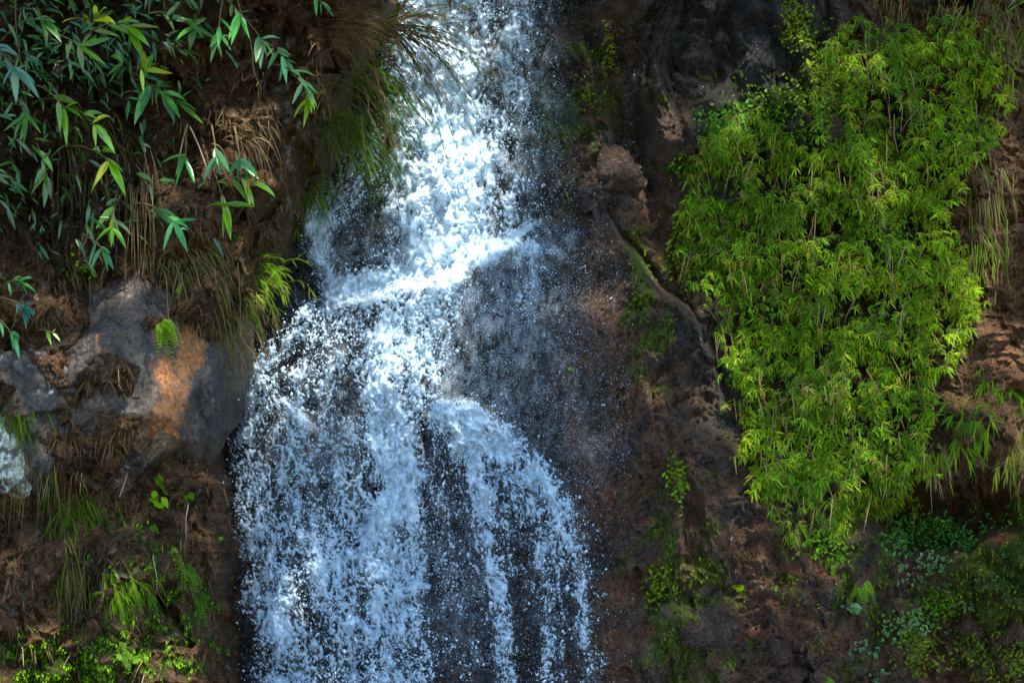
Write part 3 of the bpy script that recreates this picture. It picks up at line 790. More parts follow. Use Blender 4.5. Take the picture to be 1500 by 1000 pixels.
def leafy_branch(px, py, deg, length, nl, L, tint, label, out=0.35, droop=0.35, width=0.13, whorl=1.0):
    """a twig growing out of the bank with lance leaves; (px,py) is where its tip shows"""
    a = math.radians(deg)
    bxp, byp = px - math.sin(a) * length, py + math.cos(a) * length
    p0 = P(bxp, byp, surf(bxp, byp) - 0.05); p2 = P(px, py, surf(px, py) + out)
    p1 = (p0 + p2) / 2 + np.array([0, -0.1, 0.10 * length * S * 3])
    c = bez(p0, p1, p2, 10)
    root = empty("leafy_branch", p0, label, "branch", "leafy branches hanging over the left bank")
    Vt, Ft, Ct = tube(c - p0, 0.011, 0.004, (0.10, 0.085, 0.035))
    put("stem", mesh("stem", Vt, Ft, Ct), M_STEM, root)
    t = np.clip(1 - np.abs(rng.normal(0, .22 * whorl, nl)), 0.25, 1); t[:max(3, nl // 2)] = rng.uniform(.93, 1, max(3, nl // 2))
    idx = t * 9; i0 = np.clip(idx.astype(int), 0, 8); fr = (idx - i0)[:, None]
    base = c[i0] * (1 - fr) + c[i0 + 1] * fr - p0
    ang = np.radians(deg) + rng.normal(0, 0.95, nl)
    dirs = np.stack([np.sin(ang), -rng.uniform(-.1, .7, nl), np.cos(ang) - .25], -1)
    nor = np.stack([rng.normal(0, .45, nl), -np.ones(nl) * .6, rng.uniform(.3, 1.1, nl)], -1)
    Ls = .70 * L * S * rng.uniform(.45, 1.2, nl)
    Vl, Fl, Cl = leaves(base, dirs, nor, Ls, Ls * width * rng.uniform(.75, 1.2, nl), droop * rng.uniform(.2, 1.5, nl), jit(np.asarray(tint) * 1.35, nl, .28), 'lance', .16)
    sick = np.repeat(rng.random(nl) < .10, len(Vl) // nl)
    Cl[sick] = Cl[sick] * np.array([1.9, 1.0, .8])
    put("leaves", mesh("leaves", Vl, Fl, Cl), M_GLOSSY, root)
    return root

BR = [
    (140, 28, 20, 90, 9, 66, G_YEL * .75, "branch with upright yellow-green leaves near the top left corner"),
    (190, 38, 70, 80, 7, 62, G_MID, "branch of long leaves pointing right just beside the yellow-green upright one"),
    (215, 104, 75, 80, 6, 62, G_YEL * .8, "branch with one broad bright yellow leaf held level"),
    (222, 128, 110, 70, 9, 58, G_TEAL, "teal branch tucked right under the broad yellow leaf"),
    (262, 150, 95, 90, 9, 56, G_TEAL, "deep teal branch ending in a drooping leaf fan, right of the yellow leaf"),
    (180, 92, 0, 70, 6, 56, G_DEEP * 1.3, "dark branch with upright leaves behind the yellow leaf"),
    (120, 70, 100, 70, 8, 56, G_MID * .9, "mid green branch under the upright yellow-green leaves"),
    (22, 100, 120, 90, 8, 60, np.array([.05, .14, .10]), "blue-green branch pushing in from the left edge"),
    (95, 160, 125, 60, 6, 52, G_MID, "short branch with a dangling pair of pale leaves at left"),
    (140, 185, 115, 90, 6, 62, G_MID * 1.2, "branch with one long pale leaf slanting down over dry grass"),
    (165, 240, 105, 80, 8, 54, G_MID, "green sprig pointing right below the slanting pale leaf"),
    (355, 25, 120, 90, 9, 48, G_TEAL * 1.3, "sunlit branch at top with glossy leaves, upper of the bright cascade"),
    (385, 62, 130, 70, 10, 46, np.array([.07, .17, .07]), "sunlit branch with glinting white-edged leaves in the bright cascade"),
    (420, 90, 120, 60, 11, 46, np.array([.06, .18, .06]), "largest glossy sunlit leaf cluster of the bright cascade"),
    (445, 122, 115, 60, 10, 48, np.array([.10, .22, .07]), "sunlit pale leaf fan spreading right, lower in the bright cascade"),
    (455, 148, 150, 40, 7, 40, G_LIME * .8, "lowest drooping lime leaf tips of the bright cascade"),
    (470, 4, 120, 70, 7, 46, G_TEAL * 1.2, "leaf cluster dipping from the top edge near the falls"),
    (285, 40, 100, 80, 8, 50, G_DEEP * 1.2, "shaded branch between the teal fans and the bright cascade"),
    (320, 52, 190, 60, 5, 44, G_TEAL, "short shaded branch with one hanging teal leaf"),
    (318, 230, 170, 50, 7, 46, G_TEAL * 1.1, "teal leaf cluster dangling on pale stems in mid bank"),
    (272, 236, 185, 60, 5, 44, G_TEAL * 1.2, "folded teal leaf hanging at the foot of two pale stems"),
    (330, 305, 160, 70, 12, 52, G_MID * .95, "star of bright green leaves above the rusty boulder"),
    (372, 268, 85, 60, 7, 50, G_MID * 1.1, "sprig with long level leaf pointing to the falls"),
    (352, 235, 170, 50, 4, 46, G_TEAL * .9, "single dark leaf pair hanging left of the level leaf"),
    (255, 325, 110, 70, 8, 46, G_TEAL * 1.1, "low teal branch spreading over the dry grass"),
    (165, 335, 190, 60, 7, 40, G_MID * .9, "leaf sprig hanging over the tan dry grass tuft"),
    (150, 365, 120, 40, 7, 36, G_TEAL, "small teal leaves right of the tan dry grass tuft"),
    (30, 412, 60, 50, 14, 34, G_TEAL * 1.1, "dense teal leaf spray at the left edge over the dark boulder"),
    (35, 450, 100, 50, 13, 34, np.array([.02, .11, .07]), "blue-tinged leaf spray on the dark boulder's shoulder"),
    (20, 492, 130, 50, 12, 34, G_TEAL * 1.1, "lowest leaf spray at the left edge above the dark boulder face"),
    (78, 488, 90, 30, 4, 30, G_MID, "little two-leaved twig lying on the dark boulder"),
    (65, 30, 60, 80, 9, 50, G_DEEP, "dark branch in the top left corner"),
    (40, 175, 150, 60, 8, 44, G_DEEP * 1.1, "dark sprig below the blue-green branch at the left"),
    (70, 260, 160, 60, 7, 44, G_DEEP * 1.2, "dark hanging sprig beside the thin vines at left"),
]
for b in BR: leafy_branch(*b)

def scat_poly(n, poly):
    poly = np.asarray(poly, float); lo, hi = poly.min(0), poly.max(0)
    x = rng.uniform(lo[0], hi[0], n * 3); y = rng.uniform(lo[1], hi[1], n * 3)
    k = inside(x + 30 * fbm(x / 34, y / 34, 3, 901) + rng.normal(0, 5, len(x)), y + 30 * fbm(x / 34, y / 34, 3, 902), poly)
    return x[k][:n], y[k][:n]

# shaded understorey behind the branches
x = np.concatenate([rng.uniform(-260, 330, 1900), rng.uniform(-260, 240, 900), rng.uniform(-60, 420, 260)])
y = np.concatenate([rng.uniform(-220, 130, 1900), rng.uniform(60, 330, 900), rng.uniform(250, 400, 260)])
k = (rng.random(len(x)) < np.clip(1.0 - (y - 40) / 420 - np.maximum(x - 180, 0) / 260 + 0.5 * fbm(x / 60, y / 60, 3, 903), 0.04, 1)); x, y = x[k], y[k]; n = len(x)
a = rng.normal(math.radians(120), 0.9, n)
Ls = rng.uniform(.04, .17, n)
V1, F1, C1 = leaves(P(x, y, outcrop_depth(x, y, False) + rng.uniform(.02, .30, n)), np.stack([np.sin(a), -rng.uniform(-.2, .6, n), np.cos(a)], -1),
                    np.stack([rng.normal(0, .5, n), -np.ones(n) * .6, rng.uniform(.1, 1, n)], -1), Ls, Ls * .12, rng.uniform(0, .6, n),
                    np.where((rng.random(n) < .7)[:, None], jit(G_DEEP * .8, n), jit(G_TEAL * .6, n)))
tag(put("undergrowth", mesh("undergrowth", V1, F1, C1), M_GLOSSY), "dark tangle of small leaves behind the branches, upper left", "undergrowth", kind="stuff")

# ---- drooping grass tufts
def blade_tuft(name, px, py, deg, nb, L, colors, label, cat="grass tuft", group=None, spread=0.45, droop=0.9, w=0.0035, out=0.35, mat=None, rad=12, d0=None, needles=0, nlen=(.06, .15)):
    c0 = P(px, py, (surf(px, py) if d0 is None else d0) - 0.02)
    ang = math.radians(deg) + rng.normal(0, spread, nb)
    base = np.stack([rng.normal(0, rad * S, nb), rng.normal(0, .02, nb), rng.normal(0, rad * S * .8, nb)], -1)
    dirs = np.stack([np.sin(ang), -np.abs(rng.normal(out, .3, nb)), np.cos(ang)], -1)
    Ls = L * S * rng.uniform(.45, 1.15, nb)
    cs = np.array(colors)[rng.integers(0, len(colors), nb)] * np.exp(rng.normal(0, .25, (nb, 1)))
    dr = droop * rng.uniform(.5, 1.3, nb)
    nor = np.stack([rng.normal(0, .6, nb), -np.ones(nb), rng.normal(.4, .4, nb)], -1)
    p = [leaves(base, dirs, nor, Ls, w * rng.uniform(.7, 1.3, nb), dr, cs, 'blade', .2)]
    for _ in range(needles):            # side needles that make a strand feathery
        t = rng.uniform(.25, 1, nb)
        d = nrm(dirs)
        b = base + d * Ls[:, None] * (t - .25 * dr * t**3)[:, None] + np.array([0, 0, -1.]) * (dr * Ls * t * t)[:, None]
        tg = nrm(d + np.array([0, 0, -1.]) * (2 * dr * t)[:, None] + rng.normal(0, .38, (nb, 3)))
        l2 = rng.uniform(nlen[0], nlen[1], nb)
        p.append(leaves(b, tg, nor, l2, .0030, .35, cs * 1.15, 'lance', .1))
    V, F, C = merge(p)
    return tag(put(name, mesh(name, V, F, C), mat or M_LEAF, None, c0), label, cat, group)

GT = "drooping grass tufts on the rock"
ed = lambda py, o=0: float(edge_x(py)) + o
blade_tuft("grass_tuft", 560, 38, 85, 80, 160, [BROWN * .7, OLIVE * .5, TAN * .5], "brownish feathery grass tuft arching over the top of the falls", group=GT, spread=.40, droop=.5, out=.25, d0=1.2, nlen=(.03, .09), needles=18, rad=10)
blade_tuft("grass_tuft", 524, 108, 98, 60, 112, [OLIVE * .40, BROWN * .6, G_DEEP * .7, G_MID * .3], "largest green feathery grass tuft drooping over the left edge of the falls", group=GT, spread=.6, droop=.7, out=.3, d0=1.15, nlen=(.03, .09), needles=20, rad=16)
blade_tuft("grass_tuft", 500, 175, 115, 60, 115, [G_DEEP * .9, OLIVE * .5], "lower green grass fringe hanging beside the falls under the largest tuft", group=GT, spread=.35, droop=.6, out=.2, d0=1.0, nlen=(.03, .08), needles=14, rad=14)
blade_tuft("grass_tuft", 488, 45, 75, 90, 110, [TAN * .6, BROWN], "tan arched grass on the shaded corner left of the falls' top", group=GT, spread=.4, droop=.5, out=.3, needles=3)
blade_tuft("grass_tuft", 492, 165, 150, 90, 85, [TAN * .7, BROWN, OLIVE], "brown dead grass skirt below the green tuft on the corner", group=GT, spread=.5, droop=.4, needles=3)
blade_tuft("grass_tuft", 452, 268, 120, 60, 50, [OLIVE * 1.2, G_MID, TAN * .6], "small olive tuft at the rock edge where the falls widen", group=GT, spread=.7, needles=2)
blade_tuft("grass_tuft", 340, 192, 70, 70, 70, [TAN, BROWN, STRAW * .7], "tan grass tuft below the bright leaf cascade", group=GT, spread=.6, mat=M_DRY)
blade_tuft("grass_tuft", 122, 195, 140, 100, 80, [TAN * .5, OLIVE * .7, STRAW * .4], "straw and olive grass hanging under the slanting pale leaf", group=GT, spread=.5, mat=M_DRY, rad=22)
blade_tuft("grass_tuft", 210, 262, 175, 45, 80, [STRAW * .4, BROWN], "pale dead roots and grass streaming down the middle of the bank", group=GT, spread=.3, mat=M_DRY, rad=20)
blade_tuft("grass_tuft", 85, 375, 100, 190, 62, [TAN, BROWN, STRAW * .7], "rounded tan dry grass tuft on top of the dark boulder", group=GT, spread=1.0, droop=1.0, mat=M_DRY, rad=24)
blade_tuft("grass_tuft", 275, 385, 110, 170, 66, [TAN * .9, OLIVE * .8, STRAW * .6], "dry grass tuft on top of the rusty boulder", group=GT, spread=.8, droop=1.0, mat=M_DRY, rad=22)
blade_tuft("grass_tuft", 215, 355, 180, 26, 70, [STRAW * .8, TAN], "limp strand of dead leaves hanging between two dry tufts", group=GT, spread=.12, droop=.3, mat=M_DRY, rad=4)
blade_tuft("grass_tuft", 330, 480, 120, 110, 60, [BROWN, TAN * .7, OLIVE * .6], "brown grass in the cleft between the rusty boulder and the falls", group=GT, spread=.7, mat=M_DRY, rad=22)
blade_tuft("grass_tuft", 60, 630, 190, 120, 75, [TAN * .6, OLIVE * .7, BROWN], "limp brown grass beside the lichen-coated rock", group=GT, spread=.4, mat=M_DRY, rad=20)
blade_tuft("grass_tuft", 12, 590, 160, 120, 45, [G_MID * .9, OLIVE], "mossy green grass capping the lichen-coated rock", group=GT, spread=.7, rad=16)
blade_tuft("grass_tuft", 118, 742, 165, 60, 56, [G_MID * .6, G_LIME * .4, OLIVE * .7], "green grass hanging under the overhang at lower left", group=GT, spread=.5, droop=.6, rad=18, needles=7)
blade_tuft("grass_tuft", 100, 815, 170, 110, 70, [OLIVE * .8, TAN * .7], "olive dry grass hanging just below the green one at lower left", group=GT, spread=.4, mat=M_DRY, rad=18)
blade_tuft("grass_tuft", 168, 848, 120, 46, 40, [G_LIME * .6, G_MID], "brightest lime grass tuft at lower left", group=GT, spread=.8, droop=.7, rad=14, needles=7)
blade_tuft("grass_tuft", 345, 700, 178, 260, 110, [BROWN * .8, BROWN * .6, OLIVE * .4], "brown fibrous root curtain along the left edge of the lower falls", group=GT, spread=.12, droop=.3, mat=M_DRY, rad=20, needles=2)
blade_tuft("grass_tuft", 378, 398, 85, 26, 52, [G_LIME * .55, OLIVE * 1.2, G_MID * .9], "lime feathery spray beside the falls, right of the boulder's top", group=GT, spread=.6, droop=.5, out=.5, rad=14, needles=7)
blade_tuft("grass_tuft", 362, 432, 120, 22, 46, [OLIVE, TAN * .6, G_MID * .8], "olive feathery spray below the lime one beside the falls", group=GT, spread=.7, droop=.6, out=.4, rad=14, needles=6)
blade_tuft("grass_tuft", 1470, 575, 215, 50, 40, [G_LIME * .9, G_LIME * .7, G_MID], "bright lime feathery mound at the right edge above the cavity", group=GT, spread=1.3, droop=.5, out=.7, rad=22, needles=10)
blade_tuft("grass_tuft", 1425, 618, 200, 40, 34, [G_LIME * .75, G_MID, OLIVE], "lime feathery spray drooping left of the mound at the right edge", group=GT, spread=1.2, droop=.5, out=.6, rad=20, needles=10)
# right side
blade_tuft("grass_tuft", 1490, 60, 200, 240, 66, [STRAW * .75, TAN, OLIVE], "big tan dry grass mop in the top right corner", group=GT, spread=.6, mat=M_DRY, rad=24, needles=2)
blade_tuft("grass_tuft", 1440, 20, 190, 110, 56, [OLIVE * 1.2, STRAW * .7], "olive and straw grass hanging at the top left of the corner mop", group=GT, spread=.5, mat=M_DRY, rad=22, needles=2)
blade_tuft("grass_tuft", 1330, -2, 180, 160, 60, [BROWN, TAN * .8, OLIVE], "brown grass fringe hanging from the top edge over the curtain", group=GT, spread=.5, mat=M_DRY, rad=40, needles=1)
blade_tuft("grass_tuft", 1445, 255, 170, 120, 55, [STRAW * .7, TAN, OLIVE], "tan grass tuft on bare earth right of the curtain", group=GT, spread=.5, mat=M_DRY, rad=14)
blade_tuft("grass_tuft", 1440, 345, 170, 50, 44, [OLIVE * 1.2, TAN * .8, G_MID], "pale green wispy tuft on the brown earth, right edge of the curtain", group=GT, spread=.55, rad=18, needles=2)
blade_tuft("grass_tuft", 1365, 648, 185, 40, 30, [G_LIME * .8, STRAW * .6, OLIVE], "lime and straw tuft over the dark cavity at lower right", group=GT, spread=.8, rad=9, needles=7)
blade_tuft("grass_tuft", 1488, 640, 180, 40, 36, [OLIVE, TAN * .6, G_MID], "olive tuft hanging at the right edge over the dark cavity", group=GT, spread=.6, rad=18, needles=5)
blade_tuft("palm_leaf", 1512, -12, 255, 9, 60, [G_TEAL * 1.2, G_MID], "narrow green leaf blades poking in at the top right corner", "leaf", None, spread=.35, droop=.3, w=.014, rad=4, mat=M_GLOSSY)

# ---- ferns and small plants
def fern(name, px, py, deg, nf, L, color, label, cat="fern", group=None, spread=.7, droop=.7, out=.45, leaflet=.042, pairs=11):
    c0 = P(px, py, surf(px, py) - .01)
    p = []
    for i in range(nf):
        a = math.radians(deg) + rng.normal(0, spread)
        d = nrm(np.array([math.sin(a), -abs(rng.normal(out, .2)), math.cos(a)])); l = L * S * rng.uniform(.6, 1.1); dr = droop * rng.uniform(.6, 1.2)
        t = np.linspace(.12, 1, pairs)
        c = d * (l * (t - .25 * dr * t**3))[:, None] + np.array([0, 0, -1.]) * (dr * l * t * t)[:, None] + rng.normal(0, .01, 3)
        cc = color * math.exp(rng.normal(0, .25))
        p.append(tube(np.concatenate([[[0, 0, 0]], c]), .003, .001, cc * .7, 3))
        tg = nrm(np.gradient(c, axis=0)); sd = nrm(np.cross(tg, [0.1, -1, .3]))
        for s in (-1, 1):
            l2 = leaflet * (1.15 - .75 * t) * rng.uniform(.8, 1.2, pairs)
            p.append(leaves(c, tg * .75 + s * sd, np.array([0, -1, .4]), l2, l2 * .2, .25, jit(cc, pairs, .12), 'lance', .1))
    V, F, C = merge(p)
    return tag(put(name, mesh(name, V, F, C), M_LEAF, None, c0), label, cat, group)

GF = "small ferns on the rock"
FERNS = [
    (210, 440, 140, 7, 42, G_LIME * .9, "yellow-green fern spilling down the rusty boulder's face, upper one"),
    (236, 470, 140, 12, 38, G_LIME * .8, "bright yellow-green fern in the middle of the rusty boulder's face"),
    (256, 425, 30, 5, 24, G_LIME * 1.1, "tiny bright lime fern on the crest of the rusty boulder"),
    (228, 698, 100, 6, 32, G_LIME * .8, "small yellow-green fern under the rusty boulder"),
    (222, 770, 140, 8, 38, G_MID, "mid green fern in the middle of the lower left bank"),
    (250, 805, 130, 6, 34, OLIVE, "olive fern just right of the mid green one, lower left bank"),
    (272, 832, 120, 6, 30, G_MID * .6, "green fern near the dark hole in the lower left bank"),
    (288, 870, 140, 7, 30, G_MID * .6, "green fern below the dark hole near the falls"),
    (215, 965, 60, 8, 42, G_MID * .9, "dark green fern at the bottom, left of the falls"),
    (172, 955, 80, 6, 32, G_MID * .7, "fern standing on the moss carpet at bottom left"),
    (5, 870, 130, 8, 42, G_MID * .8, "dark fern at the left edge above the moss carpet"),
    (1085, 155, 190, 10, 42, G_MID * .9, "dark green fern at the curtain's upper left tip"),
    (1222, 812, 150, 8, 30, G_MID * .7, "green fern on wet earth under the curtain, left one"),
    (1262, 850, 160, 7, 30, G_MID * .7, "mid green fern on wet earth under the curtain, lower one"),
    (1285, 800, 150, 7, 34, G_MID * .8, "dull green fern in the shade right under the curtain"),
    (1205, 1000, 40, 4, 28, G_MID, "tiny fern at the bottom edge, lower right"),
    (845, 250, 170, 6, 40, OLIVE * .7, "dark olive fern wet with spray right of the upper falls"),
]
for f in FERNS: fern("fern", *f, group=GF)

def rosette(name, px, py, nl, L, color, label, cat="plant", group=None, wid=.24, out=.5, up=40, spread=1.6, shape='lance'):
    c0 = P(px, py, surf(px, py))
    a = math.radians(up) + rng.uniform(-spread, spread, nl)
    d = np.stack([np.sin(a), -np.abs(rng.normal(out, .25, nl)), np.cos(a)], -1)
    Ls = L * S * rng.uniform(.55, 1.1, nl)
    base = np.stack([rng.normal(0, L * S * .16, nl), -rng.uniform(0, .04, nl), rng.normal(0, L * S * .16, nl)], -1)
    p = [leaves(base, d, np.array([0, -.8, .7]), Ls, Ls * wid, .3, jit(color, nl, .2), shape, .12)]
    p.append(tube(np.array([[0, .03, -.01], [0, 0, 0], [0, -.02, .01]]), .004, .003, color * .6, 4))
    V, F, C = merge(p)
    return tag(put(name, mesh(name, V, F, C), M_LEAF, None, c0), label, cat, group)
PALE = np.array([.12, .22, .085])
GP = "small plants on the wet earth"
for t in [
    (1083, 862, 7, 22, G_LIME * 1.2, "single bright green seedling on the red-brown earth"),
    (228, 735, 6, 22, G_MID * 1.4, "five-leaved seedling on the bank under the rusty boulder"),
    (274, 730, 6, 22, G_MID * .9, "seedling above hanging pale roots on the bank"),
    (1012, 300, 9, 26, G_MID * .8, "dark sprig on the rock rib left of the curtain"),
    (835, 540, 7, 8, G_LIME, "tiny green speck of a plant on the wet dome"),
    (1247, 893, 12, 20, PALE, "pale strap-leaved plant left of the pale clump, lower right"),
    ]: rosette("seedling", *t, "seedling", GP)
def runners(b, color, r=.0016):
    out = []
    for i in range(1, len(b)):
        j = int(np.argmin(((b[:i] - b[i]) ** 2).sum(1)))
        out.append(tube(np.array([b[j] - (b[i] - b[j]) * .02, (b[i] + b[j]) / 2 + np.array([0, .004, -.004]), b[i]]), r, r, color, 3))
    return out

def pale_clump(px, py, r, n, label):
    c0 = P(px, py, surf(px, py))
    x = np.clip(rng.normal(0, r * S * .5, n), -r * S, r * S); z = np.clip(rng.normal(0, r * S * .42, n), -r * S, r * S); a = rng.uniform(0, 2 * math.pi, n)
    p = []
    for k in range(3):
        aa = a + (k - 1) * .55
        p.append(leaves(np.stack([x, -rng.uniform(0, .012, n), z], -1), np.stack([np.sin(aa), -rng.uniform(.1, .6, n), np.cos(aa)], -1), np.array([0, -1, .3]), rng.uniform(.018, .042, n), .006, .2, jit(PALE, n, .2), 'round', .1))
    V, F, C = merge(p + runners(np.stack([x, np.zeros(n), z], -1), PALE * .4))
    tag(put("liverwort", mesh("liverwort", V, F, C), M_LEAF, None, c0), label, "liverwort", "pale liverwort clumps lower right")
pale_clump(1330, 920, 34, 120, "largest pale blue-green liverwort clump, lower right")
pale_clump(1378, 838, 34, 90, "pale liverwort clump under the dark cavity")
pale_clump(1267, 955, 20, 36, "small pale liverwort left of the largest clump")
pale_clump(1292, 986, 18, 30, "pale liverwort at the bottom edge, lower right")
pale_clump(1415, 885, 20, 36, "pale liverwort beside the dark crack, lower right")
pale_clump(1312, 838, 22, 36, "faint pale liverwort on brown rock left of the cavity clump")
pale_clump(1497, 932, 16, 24, "pale liverwort at the right edge near the bottom")

def leaf_clump(px, py, rx, ry, n, color, label, L=.035, out=.12, name="creeper"):
    c0 = P(px, py, surf(px, py))
    x = rng.normal(0, rx * .5, n); y = rng.normal(0, ry * .5, n)
    dd = surf(px + x, py + y) - surf(px, py)
    a = rng.uniform(-2.6, 2.6, n)
    b = np.stack([x * S, -dd - rng.uniform(0, out, n), -y * S], -1)
    Ls = rng.uniform(.6, 1.3, n) * L
    lv = leaves(b, np.stack([np.sin(a), -rng.uniform(.1, .8, n), np.cos(a)], -1), np.stack([rng.normal(0, .4, n), -np.ones(n), rng.normal(.5, .3, n)], -1), Ls, Ls * .27, .3, jit(color, n, .3), 'round', .1)
    V, F, C = merge([lv] + runners(b, color * .6))
    return tag(put(name, mesh(name, V, F, C), M_LEAF, None, c0), label, "creeper", "small-leaved creeping plants")
for t in [
    (1062, 185, 40, 40, 420, G_DEEP * 1.5, "dark small-leaved creeper at the curtain's left shoulder"),
    (1120, 165, 55, 45, 520, G_MID * .7, "small-leaved creeper along the top left of the curtain"),
    (1215, 110, 50, 60, 620, OLIVE * 1.4, "yellow-green small-leaved creeper on the curtain's top edge"),
    (1190, 145, 34, 30, 260, OLIVE * 1.3, "yellowish creeper patch just above the bare rock"),
    (1165, 35, 26, 50, 300, OLIVE * 1.2, "mossy yellow-green creeper among the dark ribs"),
    (1008, 365, 32, 60, 420, OLIVE * .9, "olive creeper spilling down the rib left of the curtain"),
    (1000, 245, 22, 22, 120, G_MID * .6, "tiny dark creeper on the rib above the olive one"),
    (1345, 950, 40, 34, 420, OLIVE * .9, "dark yellow-green creeper mound under the largest pale clump"),
    (1455, 965, 60, 40, 520, OLIVE * .8, "yellow-green creeper mat in the bottom right corner"),
    (1370, 885, 40, 34, 300, G_MID * .7, "green creeper mat above the dark crack"),
    (1420, 800, 90, 40, 800, G_DEEP * 1.5, "dark creeper mat filling the shade under the cavity"),
    (1330, 775, 60, 24, 380, G_DEEP * 1.5, "dark creeper fringe below the curtain's foot"),
    (1210, 800, 40, 24, 160, G_MID * .8, "loose creeper sprigs below the curtain's left foot"),
    (1150, 860, 30, 18, 30, G_MID * .8, "few scattered creeper leaves on the red-brown earth"),
    (990, 702, 16, 30, 150, G_LIME * .7, "bright green little creeper on the dark rock right of the falls"),
    (960, 855, 14, 30, 110, G_LIME * .6, "bright green creeper strand at the left of the moss patch"),
    (1205, 195, 60, 22, 160, G_MID * .8, "loose creeper draped over the bare rock at the curtain's top left"),
    (890, 75, 12, 50, 110, OLIVE * 1.2, "yellow-green creeper trailing down the dark rock right of the falls' top"),
    (860, 135, 14, 22, 60, OLIVE * 1.2, "yellow-green creeper spots left of the dark hollow"),
    (120, 395, 30, 20, 60, G_MID * .8, "few green creeper leaves in the tan dry tuft"),
    ]: leaf_clump(*t)

# thin hanging vines, stems and roots
def vine(pts, r, color, label, name="vine", cat="vine", off=.12):
    q = np.array([P(x, y, surf(x, y) + off) for x, y in pts])
    t = np.linspace(0, 1, len(pts)); tt = np.linspace(0, 1, 14)
    c = np.stack([np.interp(tt, t, q[:, i]) for i in range(3)], -1)
    for _ in range(2): c[1:-1] = (c[:-2] + 2 * c[1:-1] + c[2:]) / 4
    V, F, C = tube(c - c[0], r, r * .6, color)
    return tag(put(name, mesh(name, V, F, C), M_STEM, None, c[0]), label, cat)
vine([(24, -20), (22, 30), (30, 90), (40, 160), (52, 230)], .007, (.14, .10, .06), "thin brown vine hanging down the upper left bank")
vine([(345, -15), (352, 20), (366, 50), (371, 85), (370, 105), (383, 130)], .006, (.25, .19, .05), "yellowish bent twig dangling from the bright leaf cascade", "twig", "twig")
vine([(275, 182), (268, 205), (261, 240)], .008, (.26, .22, .13), "pale straight stem holding the folded teal leaf", "stem", "stem", .25)
vine([(278, 185), (292, 215), (308, 262)], .008, (.22, .18, .12), "pale slanting stem right of the straight one", "stem", "stem", .25)
vine([(276, 738), (272, 760), (273, 790)], .005, (.3, .22, .19), "pale root dangling below a seedling", "root", "root")
vine([(190, 680), (183, 705), (175, 728)], .006, (.28, .24, .22), "grey root in the shade under the rusty boulder", "root", "root")
vine([(224, 815), (230, 845), (231, 868), (245, 890)], .005, (.24, .17, .12), "thin bent root on the lower left bank", "root", "root")
vine([(5, 545), (30, 520), (70, 508), (110, 503)], .005, (.05, .035, .03), "thin dark twig lying across the dark boulder", "twig", "twig", .3)
vine([(60, 260), (75, 240), (78, 235)], .005, (.2, .16, .12), "short pale twig caught on the upper left bank", "twig", "twig")

# ---- the grass curtain on the right wall
CURT = [(1185, 150), (1205, 80), (1255, 25), (1330, 40), (1400, 25), (1470, 60), (1488, 140), (1462, 200), (1415, 240), (1395, 320), (1425, 400), (1428, 460), (1395, 505), (1362, 560), (1362, 620), (1345, 670),
        (1350, 735), (1240, 770), (1168, 800), (1115, 725), (1084, 620), (1056, 500), (1030, 420), (992, 360), (1005, 285), (1022, 215), (1060, 165), (1110, 160), (1150, 205), (1205, 215)]
def make_sprig(seed):
    r = np.random.default_rng(seed); n = int(r.integers(6, 10))
    c = bez((0, 0, 0), (0, -.07, .05), (r.normal(0, .02), -.13, r.uniform(-.05, .0)), 6)
    V0, F0, C0 = tube(c, .0028, .0015, np.array([.17, .18, .05]), 3)
    t = np.clip(1 - np.abs(r.normal(0, .45, n)), .1, 1); i = (t * 5).astype(int)
    a = np.linspace(-1.6, 1.6, n) + r.normal(0, .45, n)          # fan about straight down
    d = np.stack([np.sin(a), -r.uniform(0, .6, n), -np.cos(a) * .9 - .05], -1)
    L = r.uniform(.05, .15, n)
    nor = np.stack([r.normal(0, .35, n), -np.ones(n), r.uniform(.2, .9, n)], -1)
    cc = np.ones((n, 3)) * np.exp(r.normal(0, .2, (n, 1))); dead = r.random(n) < .08
    cc[dead] = cc[dead] * np.array([1.5, .72, 6.0])
    V1, F1, C1 = leaves(c[i], d, nor, L, L * r.uniform(.07, .10, n), .45, cc, 'lance', .14)
    return merge([(V0, F0, C0), (V1, F1, C1)])
SPR = [make_sprig(1000 + i) for i in range(16)]
shades = [G_LIME, G_LIME * .8, G_MID * 1.15, G_MID, OLIVE * 1.5]
from mathutils import Euler
def sprig_pose(n, poly, lo, hi):
    x, y = scat_poly(n, poly); n = len(x)
    gap = fbm(x / 48, y / 60, 3, 951)
    k = rng.random(n) < np.clip(0.95 + 1.8 * gap, .22, 1); x, y, gap = x[k], y[k], gap[k]
    hump = .16 * np.clip(.5 + fbm(x / 40, y / 40, 3, 955), 0, 1.3)
    return x, y, P(x, y, cliff_depth(x, y, False) + hump + rng.uniform(lo, hi, len(x)))
def shade_idx(x, y):
    v = 1.9 - 2.4 * fbm(x / 75, y / 90, 3, 961) - 1.3 * sst(1220, 1420, x) + .8 * (1 - sst(1020, 1120, x)) + rng.normal(0, .9, len(x))
    return np.clip(np.round(v), 0, 4).astype(int)
